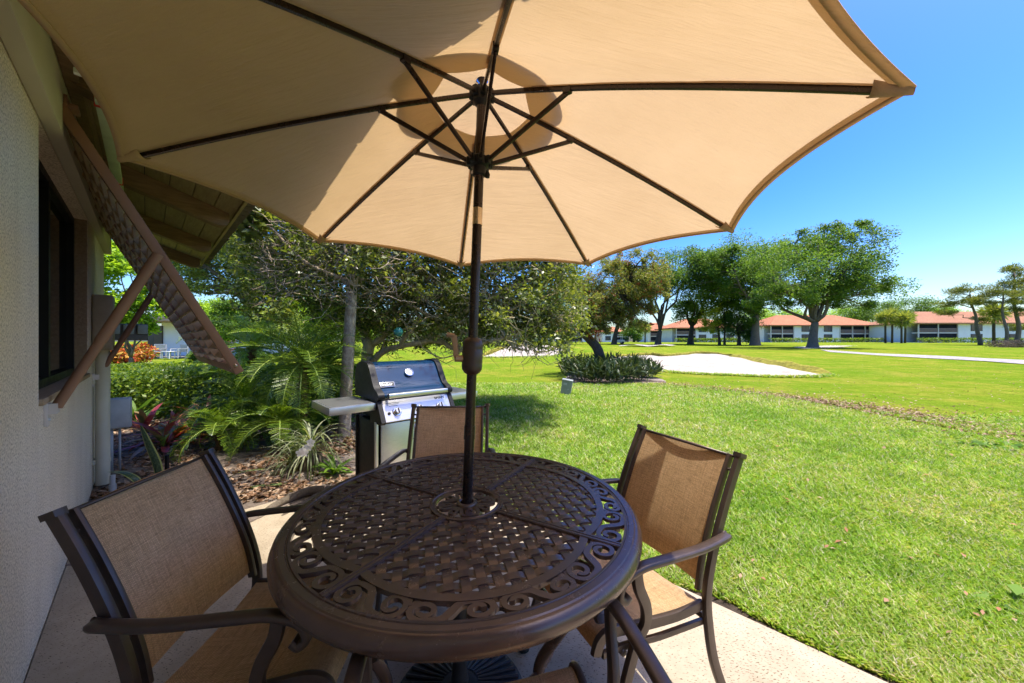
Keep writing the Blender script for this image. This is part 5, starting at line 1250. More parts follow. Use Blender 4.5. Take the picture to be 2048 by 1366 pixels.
def sabal(label, x, Y, cyy, rad_px, tw, seedv):
    b = gx(x, Y); r_ = np.random.default_rng(seedv); k = Y / FPX; top = px(x, cyy, Y) - b; t = thing('cabbage_palm', label, 'palm', b, 0, 'cabbage palms by the far blocks'); mb = MB()
    mb.tube([(0, 0, -.1), (r_.uniform(-.1, .1), 0, top.z * .5), tuple(top)], [tw / 2 * k * 1.1, tw / 2 * k, tw / 2 * k], 8); mb.build('trunk', M['bark_dark'], t, True)
    parts = []
    for i in range(34):
        d = unit(r_.normal(0, 1, (1, 3)) + np.array([[0, 0, .35]]))[0]; c = np.array(top) + d * rad_px * k * .45; n = 26; dd = unit(d + r_.normal(0, .55, (n, 3))); parts.append(leaf_quads(np.tile(c, (n, 1)), rad_px * k * .62, r_, .10, .1, .02, dd, .12))
    V_, F_ = join(parts); np_mesh('fronds', V_, F_, M['leaf_sabal'], t)
sabal('leftmost cabbage palm beside the right end of the orange roofed block', 1771, 82, 636, 17, 3.2, 71); sabal('second cabbage palm from the left, yellowish crown by the orange roof', 1784, 84, 632, 19, 3.2, 72)
sabal('shorter cabbage palm before the low entrance wing', 1803, 80, 640, 18, 3.2, 73); sabal('cabbage palm with round crown right of the low entrance wing', 1810, 84, 636, 18, 3.2, 74); sabal('dark cabbage palm between the pines before the brown roof', 1988, 62, 625, 24, 4.4, 75)
sabal('cabbage palm half hidden beside the V shaped oak trunk', 1290, 95, 655, 14, 2.6, 76)
b = gx(2030, 44); br_ = thing('brushwood_shrub', 'low grey leafless shrub mound by the cart path at right edge', 'shrub', b); C = blob((0, 0, .35), (3.2, 1.5, .55), 2600, r, 2.5); C[:, 2] = np.abs(C[:, 2]); V_, F_ = leaf_quads(C, .36, r, .10, .1, .03); np_mesh('twigs', V_, F_, M['bark_grey'], br_)
def hedge(label, p0, p1, dep, h, n, ls, leaf, seedv, name='hedge', group=None, wavy=.12):
    r_ = np.random.default_rng(seedv); p0 = Vector(p0); p1 = Vector(p1); c = (p0 + p1) / 2; t = thing(name, label, 'hedge', c, 0, group); d = (p1 - p0); ln_ = d.length; d.normalize(); nn = Vector((-d.y, d.x, 0))
    u_ = r_.uniform(-.5, .5, n) * ln_; a_ = r_.uniform(0, 1, n); face = r_.uniform(0, 1, n); vv = np.where(face < .45, -dep / 2, np.where(face < .9, r_.uniform(-.5, .5, n) * dep, dep / 2)); zz = np.where((face >= .45) & (face < .9), h, a_ * h)
    hh = 1 + wavy * np.array([mnoise.noise(Vector((x * 1.3, seedv, 0))) for x in u_]); vv = vv + r_.normal(0, .05 + dep * .03, n); zz = zz * hh + r_.normal(0, .04 * h, n); zz = np.clip(zz, .02, None)
    C = np.stack([u_ * d.x + vv * nn.x, u_ * d.y + vv * nn.y, u_ * d.z + zz], 1); V_, F_ = leaf_quads(C, ls, r_, .5, .4); np_mesh('leaves', V_, F_, leaf, t)
    mb = MB(); ns = max(2, int(ln_ / .8))
    for k in range(ns):
        q = (k + .5) / ns - .5; o_ = d * (q * ln_)
        for j in range(4): mb.tube([o_ + Vector((0, 0, -.02)), o_ + d * r_.uniform(-.3, .3) + nn * r_.uniform(-.4, .4) * dep + Vector((0, 0, h * .85))], [.02 * max(1, h), .008], 4, caps=False)
    mb.build('stems', M['bark_dark'], t)
for i, (x0, x1, Y, lb) in enumerate([(1541, 1765, 103, 'low clipped hedge along the foot of the orange roofed block'), (1836, 2150, 90, 'low dark hedge along the foot of the far right block'), (1352, 1480, 107, 'low hedge before the block behind the middle oaks'), (1768, 1834, 106, 'rounded hedge before the low entrance wing')]):
    hedge(lb, gx(x0, Y), gx(x1, Y), 1.6, 1.05, 2600, .42, M['leaf_hedge'], 90 + i)

# ---- left garden
hedge('long leafy clipped hedge behind the planting bed, its top in the sun', (-9.6, 7.6, -.03), (-2.6, 7.0, -.03), 2.1, .78, 34000, .075, M['leaf_hedge'], 100)
b = gx(262, 10.5)
tree('broadleaf_shrub', 'bright leafy small tree just past the house corner under the eave', 'tree', b, (.0, 0, .9), .07, [pcrown(b, 10.5, 250, 570, 70, 62, 1.2), pcrown(b, 10.5, 285, 625, 45, 50, 1.0, 0, .7), pcrown(b, 10.5, 230, 520, 60, 40, 1.0, 0, .5)], 85, 130, .13, M['leaf_bright'], M['bark_grey'], 101, nl=6, crad=.28, asp=.5)
b = gx(505, 27)
tree('grey_oak', 'large hazy grey green oak rising behind the palms beneath the eave corner', 'tree', b, px(505, 610, 27) - b, .55, [pcrown(b, 27, 430, 540, 105, 62, 4), pcrown(b, 27, 400, 470, 100, 70, 4, 0, 1), pcrown(b, 27, 520, 480, 95, 80, 4, 0, 1), pcrown(b, 27, 560, 560, 60, 50, 4, 0, .6), pcrown(b, 27, 480, 390, 110, 60, 4, 0, .8)], 260, 190, .24, M['leaf_greyoak'], M['bark_grey'], 102, nl=9, crad=.23)
b = gx(440, 34); tree('round_shrub', 'light green rounded tree beyond the neighbour roof', 'tree', b, (0, 0, 1.2), .12, [pcrown(b, 34, 440, 625, 42, 28, 2)], 50, 140, .22, M['leaf_bright'], M['bark_grey'], 103, nl=5, crad=.36)
b = gx(560, 40); tree('round_shrub', 'dense green tree filling the view behind the tall feather palm', 'tree', b, (0, 0, 1.6), .2, [pcrown(b, 40, 570, 630, 80, 38, 4), pcrown(b, 40, 660, 620, 60, 40, 4)], 90, 150, .26, M['leaf_bright'], M['bark_grey'], 104, nl=5, crad=.3)
for i, (x, Y, hh, w_, lf, lb, nm) in enumerate([(268, 19, .75, 1.1, 'leaf_croton', 'red and orange croton bush left of the neighbour chairs', 'croton_bush'), (238, 18, .6, .7, 'leaf_croton', 'small dark red croton close to the cream pipe', 'croton_bush'), (436, 22, 1.3, .8, 'leaf_pink', 'pink flowering bush before the neighbour roof', 'flowering_bush'), (400, 22, .35, .7, 'leaf_dark', 'low dark bush at the neighbour wall', 'low_bush'), (505, 20, .5, .9, 'leaf_dark', 'low dark bush on the lawn behind the palm fronds', 'low_bush'), (690, 24, .6, 1.2, 'leaf_dark', 'dark bush far behind the lichen covered trunk', 'low_bush')]):
    b = gx(x, Y); t = thing(nm, lb, 'bush', b); C = blob((0, 0, hh * .75), (w_, w_ * .8, hh * .75), 900, r, 2.6); C[:, 2] = np.abs(C[:, 2]); V_, F_ = leaf_quads(C, .24, r, .36, .4); np_mesh('leaves', V_, F_, M[lf], t)
    mb = MB(); [mb.tube([(r.uniform(-.1, .1), r.uniform(-.1, .1), -.02), (r.uniform(-.6, .6) * w_, r.uniform(-.5, .5) * w_, hh)], [.03, .01], 5, caps=False) for _ in range(7)]; mb.build('stems', M['bark_dark'], t)
for x, Y, cyy, rx, ry, lf, lb, sv in ((425, 21, 650, 34, 44, 'leaf_bright', 'light green leafy tree before the right half of the neighbour roof', 131), (478, 19, 640, 36, 46, 'leaf_oak', 'denser green small tree right of the neighbour house', 132), (560, 15, 650, 40, 40, 'leaf_greyoak', 'greyish leafy shrub tree behind the tall feather palm', 133), (655, 13, 640, 44, 44, 'leaf_oak', 'leafy shrub tree left of the lichen trunk', 134), (745, 15, 652, 40, 34, 'leaf_bright', 'bright shrub seen between the gnarled limbs', 135)):
    b = gx(x, Y); tree('shrub_tree', lb, 'tree', b, (0, 0, .7), .06, [pcrown(b, Y, x, cyy, rx, ry, 1.2)], 46, 130, .0075 * Y + .02, M[lf], M['bark_grey'], sv, nl=5, crad=.34)
feather_palm('feather_palm', 'tall feather palm with bristly trunk beside the grill shelf', gx(606, 4.75), 1.10, .048, 34, 1.0, .28, M['leaf_palm'], 110, 1.4, (-.6, 1.45), 42, .0075)
feather_palm('feather_palm', 'feather palm with pale arching fronds behind the shutter corner', gx(505, 6.6), 1.25, .055, 26, 1.15, .30, M['leaf_palm_pale'], 111, 1.6, (-.3, 1.3), 42, .009)
feather_palm('feather_palm', 'low feather palm drooping over the planting bed', gx(492, 4.85), .55, .045, 30, .85, .26, M['leaf_palm'], 112, 1.8, (-.5, 1.3), 40, .007)
feather_palm('feather_palm', 'small dark feather palm behind the left half of the grill', gx(655, 6.0), 1.0, .05, 24, .9, .28, M['leaf_palm'], 113, 1.6, (-.4, 1.3), 40, .008)
feather_palm('feather_palm', 'small dark feather palm low behind the left chair back', gx(440, 4.35), .35, .04, 22, .62, .22, M['leaf_palm'], 114, 1.7, (-.3, 1.3), 34, .007)
feather_palm('feather_palm', 'small dark feather palm between the spider plant and the tall palm', gx(560, 4.35), .40, .04, 22, .66, .22, M['leaf_palm'], 115, 1.7, (-.3, 1.3), 34, .007)
# lichen trunk
lb_ = gx(690, 5.0)
def lp(x, y, Y): return px(x, y, Y) - lb_
t = thing('slender_tree', 'slender pale lichen covered trunk forking high behind the grill', 'tree', lb_); mb = MB()
mb.tube(bez([lp(688, 890, 5.0), lp(694, 753, 5), lp(699, 664, 5), lp(702, 611, 5.0), lp(703, 580, 5), lp(708, 548, 5)], 5), [.098, .094, .09, .09, .088, .086] * 4 + [.085, .084], 12) if False else mb.tube(bez([lp(688, 890, 5.0), lp(694, 753, 5), lp(699, 664, 5), lp(702, 611, 5.0), lp(703, 580, 5), lp(708, 548, 5)], 5), [lerp(.082, .068, i / 25) for i in range(26)], 12)
for pts, r0 in (([(708, 552, 5), (722, 515, 5.1), (738, 480, 5.3), (760, 420, 5.5), (770, 330, 5.6)], .06), ([(704, 575, 5), (683, 558, 5.0), (640, 540, 4.9), (604, 519, 4.8), (552, 466, 4.7), (520, 430, 4.7)], .035), ([(706, 550, 5), (695, 515, 5.0), (685, 470, 5.1), (660, 380, 5.2)], .04), ([(722, 515, 5.1), (745, 440, 4.6), (780, 340, 4.0), (830, 250, 3.5)], .03), ([(738, 480, 5.3), (800, 420, 4.6), (880, 350, 4.0), (960, 290, 3.6)], .03), ([(722, 520, 5.1), (760, 512, 5.0), (800, 520, 4.9)], .02), ([(640, 540, 4.9), (600, 560, 4.8), (560, 570, 4.7)], .014), ([(604, 519, 4.8), (560, 520, 4.7), (520, 515, 4.6)], .012)):
    P_ = bez([lp(*q) for q in pts], 6); mb.tube(P_, [lerp(r0, r0 * .35, i / (len(P_) - 1)) for i in range(len(P_))], 8)
r = np.random.default_rng(8); parts = []
for i in range(330):
    a_ = lp(r.uniform(500, 800), r.uniform(430, 600), r.uniform(4.4, 5.6)); mb.tube(wob(a_, a_ + Vector((r.normal(0, .30), r.normal(0, .2), r.normal(.05, .25))), 5, .35, r), [.007, .006, .005, .004, .003, .0025], 4, caps=False)
mb.build('trunk', M['bark_trunk'], t, True)
for i in range(130):
    x = r.uniform(470, 790); y = r.uniform(250, 600) ; 
    if y > 560 and x > 640: continue
    c = lp(x, y, r.uniform(4.3, 6.2)); parts.append(leaf_quads(blob(c, (.26, .26, .2), 72, r, 2), .068, r, .42, .4))
for i in range(95):                       # boughs reaching over the patio edge, above the umbrella's rim
    c = Vector((r.uniform(-2.2, .9), r.uniform(2.95, 5.2), r.uniform(3.0, 4.7))) - lb_; parts.append(leaf_quads(blob(c, (.24, .24, .16), 42, r, 2), .08, r, .42, .4))
for i in range(14): parts.append(leaf_quads(blob(lp(r.uniform(480, 530), r.uniform(415, 470), 4.4), (.14, .14, .12), 26, r, 2), .12, r, .6, .7))
V_, F_ = join(parts); np_mesh('crown', V_, F_, M['leaf_glossy'], t)
# gnarled spreading tree
sb = gx(735, 6.6)
def sp_(x, y, Y): return px(x, y, Y) - sb
t = thing('gnarled_tree', 'gnarled spreading tree with twisted tan limbs over the lawn edge', 'tree', sb); mb = MB()
limbs = [([(735, 840, 6.6), (735, 790, 6.6), (732, 720, 6.6), (740, 680, 6.6)], .15, .12), ([(738, 700, 6.6), (731, 663, 6.7), (765, 632, 6.7), (802, 603, 6.7), (850, 560, 6.8), (900, 500, 6.9), (930, 420, 7)], .10, .03), ([(735, 735, 6.6), (760, 705, 6.5), (802, 692, 6.4), (868, 684, 6.3), (915, 700, 6.2), (966, 687, 6.1), (1030, 672, 6.0), (1080, 650, 6)], .085, .015),
         ([(740, 690, 6.6), (776, 663, 6.5), (789, 637, 6.4), (842, 595, 6.4), (881, 590, 6.4), (892, 558, 6.4), (884, 525, 6.5), (900, 450, 6.6)], .075, .02), ([(842, 640, 6.3), (831, 624, 6.3), (789, 579, 6.2), (770, 548, 6.2), (770, 505, 6.2), (780, 440, 6.3)], .034, .016), ([(870, 618, 6.4), (847, 595, 6.3), (815, 563, 6.2), (776, 537, 6.2), (739, 524, 6.2), (700, 500, 6.2)], .032, .012),
         ([(802, 692, 6.4), (815, 669, 6.3), (842, 642, 6.3), (880, 632, 6.2), (921, 624, 6.2), (990, 590, 6.2), (1060, 560, 6.2), (1110, 540, 6.3)], .055, .012), ([(868, 684, 6.3), (900, 655, 6.2), (950, 630, 6.2), (1010, 620, 6.1), (1080, 600, 6.1)], .035, .010), ([(736, 690, 6.6), (715, 640, 6.9), (690, 600, 7.2), (640, 540, 7.5), (600, 470, 7.8)], .07, .02), ([(900, 655, 6.2), (940, 670, 6.1), (1000, 690, 6.0), (1050, 700, 6)], .018, .006),
         ([(921, 624, 6.2), (960, 590, 6.0), (1000, 540, 5.9), (1040, 500, 5.9)], .03, .010), ([(850, 560, 6.8), (820, 510, 6.9), (800, 440, 7), (790, 330, 7)], .05, .02), ([(1030, 672, 6), (1060, 690, 5.9), (1075, 715, 5.9)], .008, .004), ([(915, 700, 6.2), (905, 712, 6.1), (870, 718, 6.1)], .02, .008), ([(990, 590, 6.2), (1030, 600, 6.1), (1090, 620, 6.1), (1130, 650, 6.1)], .018, .006)]
allp = []
for pts, ra, rb_ in limbs:
    P_ = bez([sp_(*q) for q in pts], 6); n = len(P_); P_ = [q + Vector((mnoise.noise(q * 2.3), mnoise.noise(q * 2.3 + Vector((9, 0, 0))), mnoise.noise(q * 2.3 + Vector((0, 9, 0))))) * .05 for q in P_]
    mb.tube(P_, [lerp(ra, rb_, i / (n - 1)) * .80 * (1 + .22 * mnoise.noise(P_[i] * 6)) for i in range(n)], 9); allp += P_[4:]
r = np.random.default_rng(9); parts = []; A = np.array([q[:] for q in allp])
def lowy(x): return float(np.interp(x, [440, 560, 700, 760, 860, 930, 1000, 1080, 1150, 1180], [600, 620, 640, 655, 672, 674, 680, 694, 690, 610]))
cnt = 0
while cnt < 1750:
    x = r.uniform(455, 1165); y = r.uniform(180, 700); Yd = 6.6 + r.normal(0, .75)
    if y > lowy(x) + r.normal(0, 8): continue
    if 700 < x < 960 and y > 560 and r.uniform() < .2: continue
    c = np.array(sp_(x, y, Yd)); j = int(np.argmin(np.linalg.norm(A - c, axis=1)))
    P_ = wob(A[j], c, 4, .3, r); mb.tube(P_, [.013, .010, .008, .006, .004], 4, caps=False)
    if cnt > 1350: x = r.uniform(640, 1150); y = r.uniform(470, 668); Yd = r.uniform(7.0, 8.6); c = np.array(sp_(x, y, Yd)); j = int(np.argmin(np.linalg.norm(A - c, axis=1)))
    n = 62; rad = r.uniform(.18, .34); parts.append(leaf_quads(blob(c, (rad, rad, rad * .8), n, r, 2), .078, r, .45, .35)); cnt += 1
for i in range(60):                                                  # tangle of tan branches low in the crown
    q = A[r.integers(len(A))]; x = r.uniform(690, 1080); y = r.uniform(540, 690); e = np.array(sp_(x, y, r.uniform(5.9, 7.6)))
    if np.linalg.norm(e - q) > 2.2: continue
    ra = r.uniform(.010, .026); mb.tube(wob(q, e, 9, .34, r, .05), [lerp(ra, ra * .3, k / 9) for k in range(10)], 6, caps=False)
for i in range(260):
    c = np.array(sp_(r.uniform(690, 1080), r.uniform(575, 694), r.uniform(6.4, 8.8))); parts.append(leaf_quads(blob(c, (.22, .22, .16), 40, r, 2), .075, r, .45, .35))
    j = int(np.argmin(np.linalg.norm(A - c, axis=1))); mb.tube(wob(A[j], c, 5, .3, r), [.010, .008, .007, .006, .005, .004], 4, caps=False)
for i in range(90):                                                  # hanging twigs at the lower edge
    x = r.uniform(900, 1140); y = lowy(x) - 4; a_ = sp_(x, y, 6.1 + r.normal(0, .2)); e = a_ + Vector((r.normal(0, .07), r.normal(0, .05), -r.uniform(.08, .28))); mb.tube(wob(a_, e, 4, .35, r), [.004, .0035, .003, .0025, .002], 4, caps=False)
for i in range(520):
    q = A[r.integers(len(A))]; e = q + r.normal(0, .24, 3); mb.tube(wob(q, e, 4, .4, r), [.006, .005, .004, .003, .002], 4, caps=False)
mb.build('trunk', M['bark_tan'], t, True); V_, F_ = join(parts); np_mesh('crown', V_, F_, M['leaf_glossy'], t)
hg = thing('glass_globe', 'small teal glass globe hanging in the gnarled tree behind the grill', 'ornament', px(797, 664, 5.6)); mb = MB(); mb.lathe([(0, -.075), (.04, -.064), (.068, -.032), (.075, 0), (.068, .032), (.04, .064), (.012, .075), (0, .076)], n=24); mb.build('globe', M['glassball'], hg, True)
mb = MB(); mb.tube([(0, 0, .07), (.004, 0, .22), (0, 0, .40)], .003, 5); mb.build('cord', M['bark_dark'], hg)

# ---- planting bed
def rosette(name, label, cat, base, n, ll, wid, leaf, seedv, el=(.3, 1.35), group=None, curl=.9):
    r_ = np.random.default_rng(seedv); t = thing(name, label, cat, base, 0, group); Vs = []; Fs = []
    for i in range(n):
        az = i * 2.4 + r_.uniform(-.3, .3); e = r_.uniform(*el); l_ = ll * r_.uniform(.7, 1.15); P_ = [Vector((0, 0, r_.uniform(0, .08)))]; m_ = 7
        for k in range(m_): P_.append(P_[-1] + Vector((math.cos(az) * math.cos(e), math.sin(az) * math.cos(e), math.sin(e))) * l_ / m_); e -= curl / m_
        sd2 = Vector((-math.sin(az), math.cos(az), 0)); o = len(Vs)
        for k, q in enumerate(P_):
            f = k / m_; w2 = wid * (math.sin(PI * min(1, f * .85 + .13)) ** .8) * (1 if k < m_ else .05); Vs += [q + sd2 * w2 + Vector((0, 0, w2 * .35)), q, q - sd2 * w2 + Vector((0, 0, w2 * .35))]
        for k in range(m_): Fs += [(o + 3 * k, o + 3 * k + 1, o + 3 * k + 4, o + 3 * k + 3), (o + 3 * k + 1, o + 3 * k + 2, o + 3 * k + 5, o + 3 * k + 4)]
    np_mesh('leaves', np.array([v[:] for v in Vs]), np.array(Fs), leaf, t, True); return t
G_TI = 'red ti plants in front of the hedge'
rosette('ti_plant', 'dark red ti plant rosette in front of the hedge, purple leaves', 'ti plant', gx(330, 4.55), 18, .62, .040, M['leaf_ti'], 120, (.15, 1.3))
rosette('ti_plant', 'orange and red ti plant rosette beside the drooping palm fronds', 'ti plant', gx(352, 4.85), 16, .60, .036, M['leaf_ti_orange'], 121, (.3, 1.35))
rosette('ti_plant', 'dusky ti plant rosette close to the grey utility box', 'ti plant', gx(290, 5.2), 14, .60, .040, M['leaf_ti'], 122, (.4, 1.4))
rosette('ti_plant', 'orange leaved ti plant half hidden behind the palm fronds', 'ti plant', gx(415, 5.5), 16, .62, .036, M['leaf_ti_orange'], 123, (.4, 1.4))
rosette('broad_leaf_plant', 'green broad leaved plant at the hedge foot by the utility box', 'plant', gx(265, 5.6), 14, .65, .055, M['leaf_dark'], 124, (.5, 1.4))
rosette('broad_leaf_plant', 'dark green strappy plant low in the bed between hedge and palms', 'plant', gx(395, 5.1), 20, .5, .035, M['leaf_dark'], 128, (.3, 1.4))
rosette('broad_leaf_plant', 'dark green strappy plant at the hedge foot behind the tall palm', 'plant', gx(640, 5.4), 22, .6, .04, M['leaf_dark'], 129, (.3, 1.4))
rosette('spider_plant', 'large spider plant with thin pale striped leaves by the grill', 'spider plant', gx(622, 3.72) + Vector((0, 0, .20)), 90, .58, .0075, M['leaf_spider'], 125, (-.2, 1.4), curl=2.0)
rosette('spider_plant', 'smaller spider plant low in the mulch left of the orchid', 'spider plant', gx(585, 3.75) + Vector((0, 0, .06)), 50, .40, .007, M['leaf_spider'], 126, (0, 1.3), curl=1.8)
rosette('fern', 'small green plant beneath the grill shelf', 'plant', gx(668, 3.6), 18, .25, .02, M['fern'], 127, (.2, 1.3))
pot = thing('palm_stump', 'dark old stump holding the spider plant', 'stump', gx(622, 3.74)); mb = MB(); mb.lathe([(.13, -.04), (.12, .08), (.10, .19), (.0, .20)], n=14); mb.build('stump', M['bark_dark'], pot, True)
orc = thing('orchid', 'white orchid blooms on an arching stem beside the spider plant', 'orchid', gx(622, 3.40)); mb = MB(); oz = px(612, 900, 3.30) - Vector(orc.location)
mb.tube(bez([(0, 0, 0), (.03, .02, .20), oz + Vector((.06, .02, .12)), oz + Vector((.03, 0, .06)), oz + Vector((-.03, -.01, -.02))], 6), .004, 6); mb.build('stem', M['leaf_dark'], orc, True)
for i, (dx, dz) in enumerate(((.055, .075), (.035, .035), (-.01, .0), (-.035, -.02), (.01, -.012))):
    mb = MB(); c = oz + Vector((dx, -.01 - .006 * i, dz))
    for k in range(5):
        an = PI / 2 + k * 2 * PI / 5; w2 = .020 if k in (1, 4) else .014; d = Vector((math.cos(an), -.25, math.sin(an))); s2 = Vector((-math.sin(an), 0, math.cos(an)))
        mb.add([c, c + d * .018 + s2 * w2, c + d * .036 + s2 * w2 * .6, c + d * .042, c + d * .036 - s2 * w2 * .6, c + d * .018 - s2 * w2], [(0, 1, 2, 3), (0, 3, 4, 5)])
    mb.build('bloom', M['orchid'], orc)
def blade(name, label, pts, wid, yaw):
    P_ = bez(pts, 8); b0 = P_[0].copy(); t = thing(name, label, 'snake plant', b0); sd2 = Vector((math.cos(yaw), math.sin(yaw), 0)); m_ = len(P_) - 1; mb = MB(); uv = []
    vs = []
    for k, q in enumerate(P_):
        f = k / m_; w2 = wid * (math.sin(PI * (.18 + .80 * f)) ** .8) + .0006
        for j in (-1, -.5, 0, .5, 1): vs.append(q - b0 + sd2 * w2 * j + Vector((-sd2.y, sd2.x, 0)) * (.35 * w2 * j * j)); uv.append((j, f))
    fs = [(5 * k + j, 5 * k + j + 1, 5 * k + j + 6, 5 * k + j + 5) for k in range(m_) for j in range(4)]
    mb.add(vs, fs); o = mb.build('leaf', M['snake'], t, True); set_uv(o, uv)
blade('snake_plant', 'upright yellow edged snake plant leaf behind the left chair', [gx(322, 3.3), px(312, 930, 3.3), px(296, 890, 3.3), px(281, 851, 3.3)], .040, .2)
blade('snake_plant', 'low arching yellow edged snake plant leaf beside the pipe foot', [gx(290, 3.25), px(272, 958, 3.2), px(245, 945, 3.2), px(215, 944, 3.25)], .030, 1.2)
blade('snake_plant', 'fallen yellow green snake plant leaf lying behind the left chair back', [px(440, 968, 3.35), px(480, 945, 3.4), px(530, 938, 3.5)], .030, 1.4)
blade('snake_plant', 'long snake plant leaf lying along the mulch beside the orchid', [px(440, 990, 3.3), px(500, 975, 3.25), px(560, 968, 3.3), px(600, 970, 3.4)], .030, 1.5)
def root(label, pts, ra, rb_):
    P_ = bez(pts, 7); b0 = P_[0].copy(); t = thing('surface_root', label, 'root', b0, 0, None); mb = MB(); n = len(P_); P_ = [q - b0 + Vector((mnoise.noise(q * 5), mnoise.noise(q * 5 + Vector((7, 0, 0))), 0)) * .03 for q in P_]; mb.tube(P_, [lerp(ra, rb_, i / (n - 1)) for i in range(n)], 9); mb.build('root', M['bark_grey'], t, True)
def gl(x, y, h=.0): p_ = gnd(x, y); return Vector((p_.x, p_.y, -.02 + h))
root('twisted pale grey root crossing the mulch toward the table', [gl(648, 995, .05), gl(610, 1000, .06), gl(570, 1015, .045), gl(535, 1030, .03), gl(520, 1042, .0)], .045, .022)
root('second thinner root beside the pale grey root', [gl(660, 985, .03), gl(620, 1015, .04), (gl(585, 1028, .03)), gl(560, 1040, .0)], .028, .014)
root('thin dark stick lying in the planting bed behind the left chair', [gl(330, 975, .01), gl(390, 955, .03), gl(440, 930, .02)], .010, .006)
po = thing('plant_label_stake', 'short dark stake standing in the bed behind the left chair', 'stake', gx(334, 3.55)); mb = MB(); mb.box((0, 0, .11), (.028, .022, .26), None, .003); mb.build('stake', M['black'], po)

# ---- fallen leaves and grass
r = np.random.default_rng(77)
def litter(name, pts, sizes, m, lift=.012):
    n = len(pts); z = gz(pts[:, 0], pts[:, 1]); C = np.stack([pts[:, 0], pts[:, 1], z + lift + np.abs(r.normal(0, .010, n))], 1); V_, F_ = leaf_quads(C, sizes, r, .5, 2.2, .10); o = np_mesh(name, V_, F_, m); tag(o, kind='stuff'); return o
P_ = r.uniform((-7.5, 3.0), (-.7, 7.2), (90000, 2)); bp = [(q[0], q[1]) for q in bed]; ins = in_poly(P_[:, 0], P_[:, 1], bp); P_ = P_[ins]
keep = r.uniform(0, 1, len(P_)) < np.clip((.55) + .9 * np.array([mnoise.noise(Vector((x * 1.4, y * 1.4, 0))) for x, y in P_]), .06, 1); P_ = P_[keep]
litter('leaf_litter', P_, .065, M['leaf_dry'], .02)
path_ = [gnd(1325, 768), gnd(1420, 778), gnd(1530, 790), gnd(1650, 805), gnd(1760, 822), gnd(1880, 842), gnd(2060, 880), gnd(2300, 940)]; LB = np.array([(q.x, q.y) for q in path_])
n = 6500; f = r.uniform(0, len(LB) - 1.001, n); i0 = f.astype(int); B_ = LB[i0] + (LB[i0 + 1] - LB[i0]) * (f - i0)[:, None]; B_ += r.normal(0, 1, (n, 2)) * np.array([.40, .28]) * r.choice([.6, 1.2, 3.0], (n, 1), p=[.5, .35, .15])
litter('lawn_leaf_litter', B_, .055, M['leaf_dry'], .02)
n = 2600; Yy = r.uniform(6.5, 32, n); Xx = r.uniform(-.3, 1.5, n) * Yy + .5; litter('fairway_leaf_specks', np.stack([Xx, Yy], 1), .045, M['leaf_dry'], .008)
n = 120; Yy = 1.6 + 8 * r.uniform(0, 1, n) ** 1.6; Xx = r.uniform(.2, 1.6, n) * Yy; P2 = np.stack([Xx, Yy], 1); sd3 = P2[:, 0] * CN + P2[:, 1] * SN; P2 = P2[sd3 > S_OUT + .1]; litter('fallen_leaves', P2, .042, M['leaf_litter_orange'], .045)
for i, (x, y, sz, k) in enumerate([(1985, 897, .34, 60), (2025, 1228, .16, 14)]):
    p_ = gnd(x, y); t = thing('weed_clump', ['patch of dull broad leaved weeds in the lawn near the right edge', 'dark leaved weed in the grass at the lower right edge'][i], 'weed', p_); C = blob((0, 0, .03), (sz, sz * .7, .05), k, r, 2); C[:, 2] = np.abs(C[:, 2]); V_, F_ = leaf_quads(C, .10, r, .6, 1.0); np_mesh('leaves', V_, F_, M['fern'], t)
n = 520000; Yy = 1.2 * (11.5 / 1.2) ** r.uniform(0, 1, n); q = r.uniform(-.30, 1.62, n); Xx = q * Yy
s_ = Xx * CN + Yy * SN; tt = -Xx * SN + Yy * CN
ok = ~((s_ < S_OUT + .05 + .10 * np.array([mnoise.noise(Vector((a_ * 3.1, 2, 0))) + .8 * max(0, mnoise.noise(Vector((a_ * 1.1, 7, 0)))) for a_ in tt])) & (tt < T_END + .03)) & ~in_poly(Xx, Yy, bp)
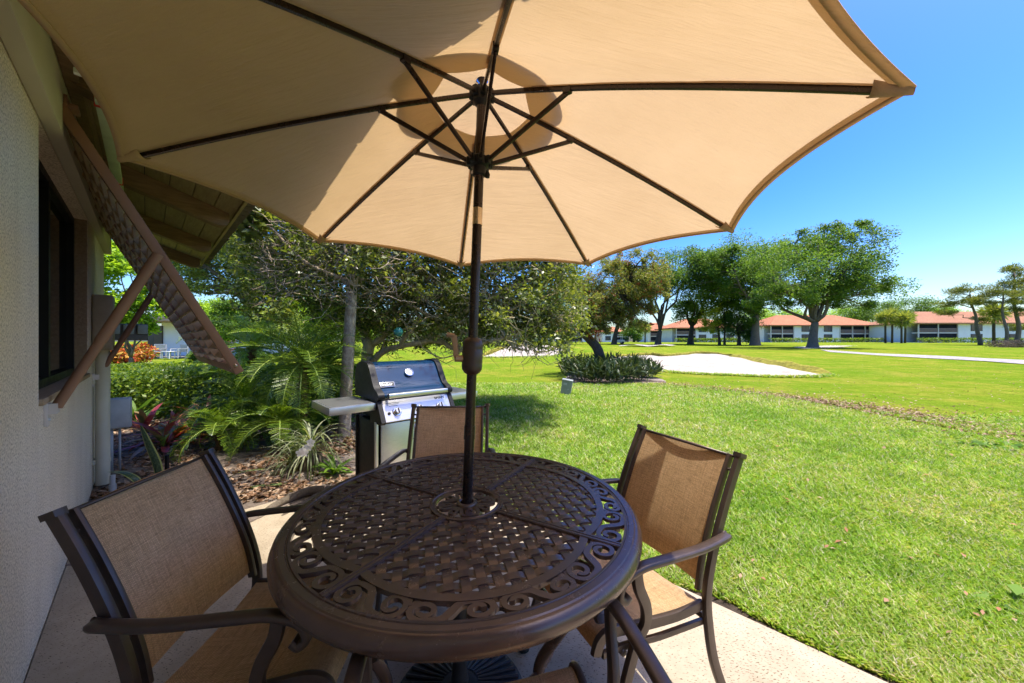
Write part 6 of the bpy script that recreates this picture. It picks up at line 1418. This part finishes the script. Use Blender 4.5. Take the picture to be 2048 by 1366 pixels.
lbx = np.interp(Xx, LB[:, 0][np.argsort(LB[:, 0])], LB[:, 1][np.argsort(LB[:, 0])]); ok &= ~((Xx > LB[:, 0].min()) & (Yy > lbx + r.normal(0, .25, n)))
Xx, Yy = Xx[ok], Yy[ok]; n = len(Xx); hh = (.022 + .010 * Yy ** .5) * r.uniform(.5, 1.5, n) ; ww = .0026 + .0008 * Yy; az = r.uniform(0, 2 * PI, n); ln2 = r.uniform(.2, 1.5, n) * hh
base = np.stack([Xx, Yy, gz(Xx, Yy) - .004], 1)
for ol, m_ in ((b1o, 9000), (b2o, 5000), (b3, 1200)):                 # ragged turf hanging over the sand edges
    O_ = np.array(ol); O2 = np.roll(O_, -1, 0); sl2 = np.linalg.norm(O2 - O_, axis=1); i_ = r.choice(len(O_), m_, p=sl2 / sl2.sum()); q_ = O_[i_] + (O2 - O_)[i_] * r.uniform(0, 1, (m_, 1)) + r.normal(0, 1, (m_, 2)) * np.array([.10, .09])
    base = np.concatenate([base, np.stack([q_[:, 0], q_[:, 1], gz(q_[:, 0], q_[:, 1]) + .02], 1)]); hh = np.concatenate([hh, r.uniform(.03, .10, m_)]); ww = np.concatenate([ww, np.full(m_, .016)]); az = np.concatenate([az, r.uniform(0, 2 * PI, m_)]); ln2 = np.concatenate([ln2, r.uniform(.02, .16, m_)])
n = len(base); tip = base + np.stack([np.cos(az) * ln2, np.sin(az) * ln2, hh], 1); sdv = np.stack([-np.sin(az) * ww, np.cos(az) * ww, 0 * az], 1); mid = base * .5 + tip * .5 + np.array([0, 0, 1]) * (hh * .14)[:, None]
V_ = np.stack([base - sdv, base + sdv, mid + sdv * .9, tip, mid - sdv * .9], 1).reshape(-1, 3); k5 = np.arange(n)[:, None] * 5
F_ = np.concatenate([k5 + np.array([[0, 1, 2, 4]]), k5 + np.array([[4, 2, 3, 3]])], 0)
# blades as one five sided face each
F_ = (np.arange(n)[:, None] * 5 + np.array([[0, 1, 2, 3, 4]]))
gr_ = np_mesh('lawn_grass', V_, F_, M['grass']); tag(gr_, kind='stuff')
